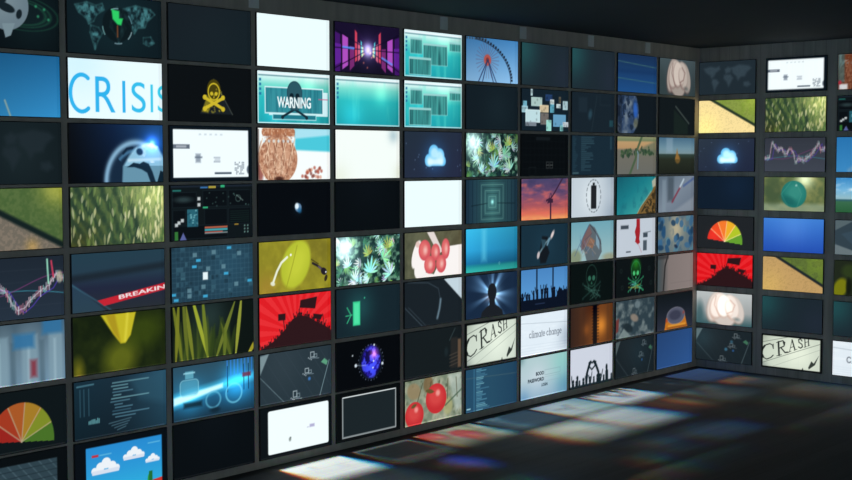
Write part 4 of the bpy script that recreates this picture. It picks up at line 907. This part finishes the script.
def display_mesh(name, w, h, sw, sh):
    key = (name, w, sw)
    if key not in _cache:
        me = grid(w, h, sw, sh).copy(); p = Pic(w, h, 1+sum(map(ord, name)) % 97); PIC[name](p)
        c = p.linear(); c = np.concatenate([c, np.ones(c.shape[:2]+(1,))], -1)
        me.color_attributes['picture'].data.foreach_set('color', c.astype(np.float32).ravel()); _cache[key] = me
    return _cache[key]
def frame_mesh(sw, sh, back):
    """bevelled black frame around the picture: back on the wall, lip in front"""
    bm = bmesh.new(); D0, D1 = 0.0, -.034*S
    a, b = sw/2*S, sh/2*S; A_, B_ = a+BX*S, b+BZ*S; c = .006*S
    rings = [(A_, B_, D0), (A_, B_, D1+c), (A_-c, B_-c, D1), (a+c*.5, b+c*.5, D1), (a, b, D1), (a, b, D0)]
    if back: k = .0075*S; rings[-1:] = [(a, b, WT*S), (a+k, b+k, WT*S), (a+k, b+k, D0)]
    vs = [[bm.verts.new((sx*x, y, sz*z)) for sx, sz in ((-1, -1), (1, -1), (1, 1), (-1, 1))] for x, z, y in rings]
    for i in range(len(rings)):
        r0, r1 = vs[i], vs[(i+1) % len(rings)]
        for k in range(4): bm.faces.new((r0[k], r0[(k+1) % 4], r1[(k+1) % 4], r1[k]))
    bmesh.ops.recalc_face_normals(bm, faces=bm.faces)
    me = bpy.data.meshes.new('bezel'); bm.to_mesh(me); bm.free(); me.materials.append(M_bezel); return me
FR = {0: frame_mesh(SW, SH, True), 1: frame_mesh(SWR, SHR, False)}
proto = bpy.data.objects.new('wall_screen', None); proto.empty_display_size = .1
def screen(wall, c, r, name, label):
    root = proto.copy() if screen.n else proto
    screen.n += 1; col.objects.link(root)
    root['label'] = label; root['category'] = 'screen'
    root['group'] = 'screens on the long left wall' if wall == 0 else 'screens on the right wall'
    if wall == 0: root.location = W3(lx(c), 0, rz(r)); root.rotation_euler = (0, 0, 0); sw, sh = SW, SH
    else: root.location = W3(0, ry(c), rz(r)+.0157); root.rotation_euler = (0, 0, -math.pi/2); sw, sh = SWR, SHR
    w, h = (150, 80) if (wall == 0 and c <= 3) or (name in ('crash', 'climate_change', 'password')) else ((112, 60) if wall == 0 and c <= 7 else (84, 46))
    f = bpy.data.objects.new('bezel', FR[wall]); col.objects.link(f); f.parent = root
    d = bpy.data.objects.new('display', display_mesh(name, w, h, sw, sh)); col.objects.link(d); d.parent = root; d.location = (0, -.0343*S, 0); d.scale = (1.003, 1, 1.004)
screen.n = 0
T = {}
T[0] = [('ring_globe', 'screen showing a pale grey globe circled by green orbit rings'), ('blue_sky', 'screen at left edge showing plain blue sky with a faint pale streak'),
        ('dark_map', 'very dark screen with a barely visible world map, at the left edge'), ('field_left', 'screen at left edge showing green field beside brown track in shade'),
        ('chart', 'screen at the left edge showing a zigzag price chart on dark grey'), ('test_tubes', 'screen showing blurry test tubes with blue caps'),
        ('pie_left', 'screen with a half-round gauge from red to green, at the left edge'), ('roof_tiles', 'screen at bottom left corner showing grey blue tiled surface')]
T[1] = [('teal_map', 'screen showing glowing teal world map with green blob in its centre'), ('crisis', 'white screen with the blue word CRISIS'),
        ('glow_globe', 'dark blue screen with a glowing white and blue globe'), ('corn', 'screen beside the field picture showing rows of green crop, on the left wall'),
        ('breaking', 'screen with a red BREAKING banner slanting over slate blue'), ('yellow_petal', 'screen showing one yellow petal hanging over dark green'),
        ('code_panel', 'dark teal screen of blurred code lines, above the cartoon sky screen'), ('cartoon_sky', 'screen showing cartoon white clouds on bright blue sky')]
T[2] = [('blank_dark', 'blank dark grey screen in the top row, left of the pure white screen'), ('skull_sign', 'black screen with a yellow skull in a triangle'),
        ('document', 'white document page with small grey boxes and black border, on the left wall'), ('editing_software', 'screen of dark editing software panels, on the left wall left of the tiny earth'),
        ('circuit_board', 'blue screen covered in a grid of small circuit squares'), ('grass', 'screen showing tall green grass blades against black'),
        ('lab_glass', 'screen showing glowing cyan laboratory bottle and glassware'), ('blank_black', 'blank black screen in the bottom row, left of the white rounded panel')]
T[3] = [('white_screen', 'pure white blank screen in the top row'), ('warning', 'teal screen with the word WARNING over a dark skull'),
        ('basket_beach', 'screen showing a woven rope basket on a turquoise beach'), ('tiny_earth', 'black screen with one tiny blue and white earth'),
        ('yellow_leaf', 'screen showing a yellow green leaf and a small dark insect'), ('red_crowd', 'large bright red screen with crowd holding flags, on the left wall'),
        ('blueprint', 'slate grey screen of slanting diagram below the red crowd screen, left wall'), ('white_panel', 'white rounded panel with black border in the bottom row')]
T[4] = [('neon_corridor', 'screen showing a purple and pink neon corridor'), ('teal_desktop', 'empty teal computer desktop without open windows'),
        ('cream_screen', 'creamy white blank screen left of the left wall cloud screen'), ('blank_black', 'blank black screen right of the tiny earth screen'),
        ('cannabis', 'screen of leafy green plants directly below a blank black screen'), ('green_battery', 'dark teal screen with a glowing green battery bar'),
        ('brain_sphere', 'black screen with a purple and blue glowing sphere'), ('outline_box', 'dark screen with a thin white rectangular outline in the bottom row')]
T[5] = [('teal_windows', 'teal desktop with open windows, upper one of the two, in the top row'), ('teal_windows', 'teal desktop with open windows, lower one of the two, above the cloud screen'),
        ('cloud', 'screen with glowing white cloud on navy, left of the leafy plants, left wall'), ('white_screen', 'pure white blank screen directly below a glowing cloud screen'),
        ('cherries', 'screen showing red fruits held in pale hands'), ('dark_device', 'dark screen with a curved edge and pale upper right corner'),
        ('dark_stairs', 'nearly black screen with brownish steps at its right edge'), ('tomatoes', 'screen showing two ripe red tomatoes on the vine')]
T[6] = [('ferris_wheel', 'screen showing a ferris wheel against blue sky'), ('blank_slate', 'blank dark screen directly below the ferris wheel screen'),
        ('cannabis_dim', 'screen of leafy green plants left of the black grid screen'), ('square_tunnel', 'screen showing a teal tunnel of nested squares'),
        ('blue_sea', 'screen showing bright blue underwater scene with sandy bottom'), ('head_rays', 'screen showing a head silhouette before white light rays'),
        ('crash', 'pale paper screen reading CRASH, on the left wall beside climate change'), ('blue_code', 'medium blue screen with lines of code in the bottom row')]
T[7] = [('blank_teal', 'blank dark teal screen in top row, directly right of the ferris wheel'), ('floating_photos', 'dark screen scattered with many small floating photos'),
        ('black_grid', 'black screen with a faint grid and tiny grey squares'), ('crane_sunset', 'screen showing a construction crane against a red sunset sky'),
        ('robot_hand', 'dark blue screen with a hand reaching upward'), ('concert', 'screen showing crowd silhouettes before blue window panes'),
        ('climate_change', 'white paper screen reading climate change, whole, on the left wall'), ('password', 'pale blue login screen with the word PASSWORD')]
T[8] = [('blank_teal', 'blank dark teal screen in top row, left of the blue striped screen'), ('faint_panel', 'dark screen with faint grey shapes right of the floating photos'),
        ('dark_code', 'dark blue green screen with a narrow column of code'), ('battery', 'pale grey screen with a black battery in a dashed oval'),
        ('melting_tower', 'screen showing a jagged heap of wreckage against pale blue sky'), ('dark_skull', 'black screen with a dim grey green skull'),
        ('forest_fire', 'orange brown screen with a dark tree trunk before fire glow'), ('heart_hands', 'pale screen with black hands forming a heart above a crowd')]
T[9] = [('blue_stripes', 'dark blue screen with two thin greenish lines in the top row'), ('earth_planet', 'dark screen showing the large blue planet earth cut at left'),
        ('aerial_road', 'screen showing an aerial view of fields and trees'), ('coast', 'screen showing a turquoise sea along a rocky brown coast'),
        ('red_fever_doc', 'pale grey document screen with a red vertical stain'), ('green_skull', 'black screen with a bright green skull and bones'),
        ('grey_shoals', 'grey green screen of crumpled pale shapes right of the fire screen'), ('blueprint_dark', 'nearly black diagram screen in the bottom row right of heart hands')]
T[10] = [('rose', 'screen showing a dim pale rose, top of the column beside the corner'), ('dark_blade', 'nearly black screen with one faint slanting blade'),
         ('horizon_tree', 'screen showing a flat dark field with small orange tree under sky'), ('thermometer_blur', 'blurry grey screen with a red slanting tube'),
         ('blue_leaves', 'screen showing blue leaves around an orange patch'), ('pink_wall', 'dull pinkish grey screen with a dark curved stem'),
         ('orange_ball', 'dark screen showing an orange pot with a round grey top'), ('blue_plain', 'plain blue screen at the bottom of left wall beside the corner')]
RW = [[('world_map_grey', 'grey world map screen at the top of right wall by the corner'), ('field_bright', 'bright screen of pale track and green field, near the corner, right wall'),
       ('cloud_right', 'screen with glowing white cloud on the right wall'), ('dark_blue', 'blank dark navy screen between the cloud and half-round gauge, right wall'),
       ('pie_right', 'screen with bright red to green half-round gauge on the right wall'), ('red_crowd', 'small red screen with crowd holding flags, on the right wall'),
       ('rose_bright', 'screen showing a bright white rose close up, on the right wall'), ('blueprint_right', 'slate blue diagram screen at the bottom of right wall by the corner')],
      [('document', 'white document page with black border at the top of right wall'), ('corn', 'screen showing rows of green crop on the right wall'),
       ('chart_right', 'screen with a jagged price chart on the right wall'), ('green_ball', 'screen showing a large green glass ball in a garden'),
       ('blue_bright', 'plain bright blue screen on the right wall below the green ball'), ('field_right', 'screen of brown track and green field below the bright blue screen'),
       ('blank_teal', 'blank dark teal screen above the right wall CRASH screen'), ('crash', 'pale paper screen reading CRASH, on the right wall')],
      [('basket_dark', 'brown woven basket screen cut off at the top right edge'), ('editing_software', 'screen of dark software panels cut off at the right edge'),
       ('sky_vapor', 'blue sky screen cut off at the right edge'), ('sky_horizon', 'screen of cloudy sky over green land at the right edge'),
       ('grey_tile', 'slate grey screen with pale corners at the right edge'), ('yellow_dark', 'dark green screen with yellow petals at the right edge'),
       ('blank_teal', 'blank dark teal screen at the right edge of the picture'), ('climate_right', 'white paper screen with the beginning of climate, at the right edge')]]
for c in range(11):
    for r in range(8): screen(0, c, r+1, *T[c][r])
for c in range(3):
    for r in range(8): screen(1, c, r+1, *RW[c][r])
for me in _grid.values(): bpy.data.meshes.remove(me)
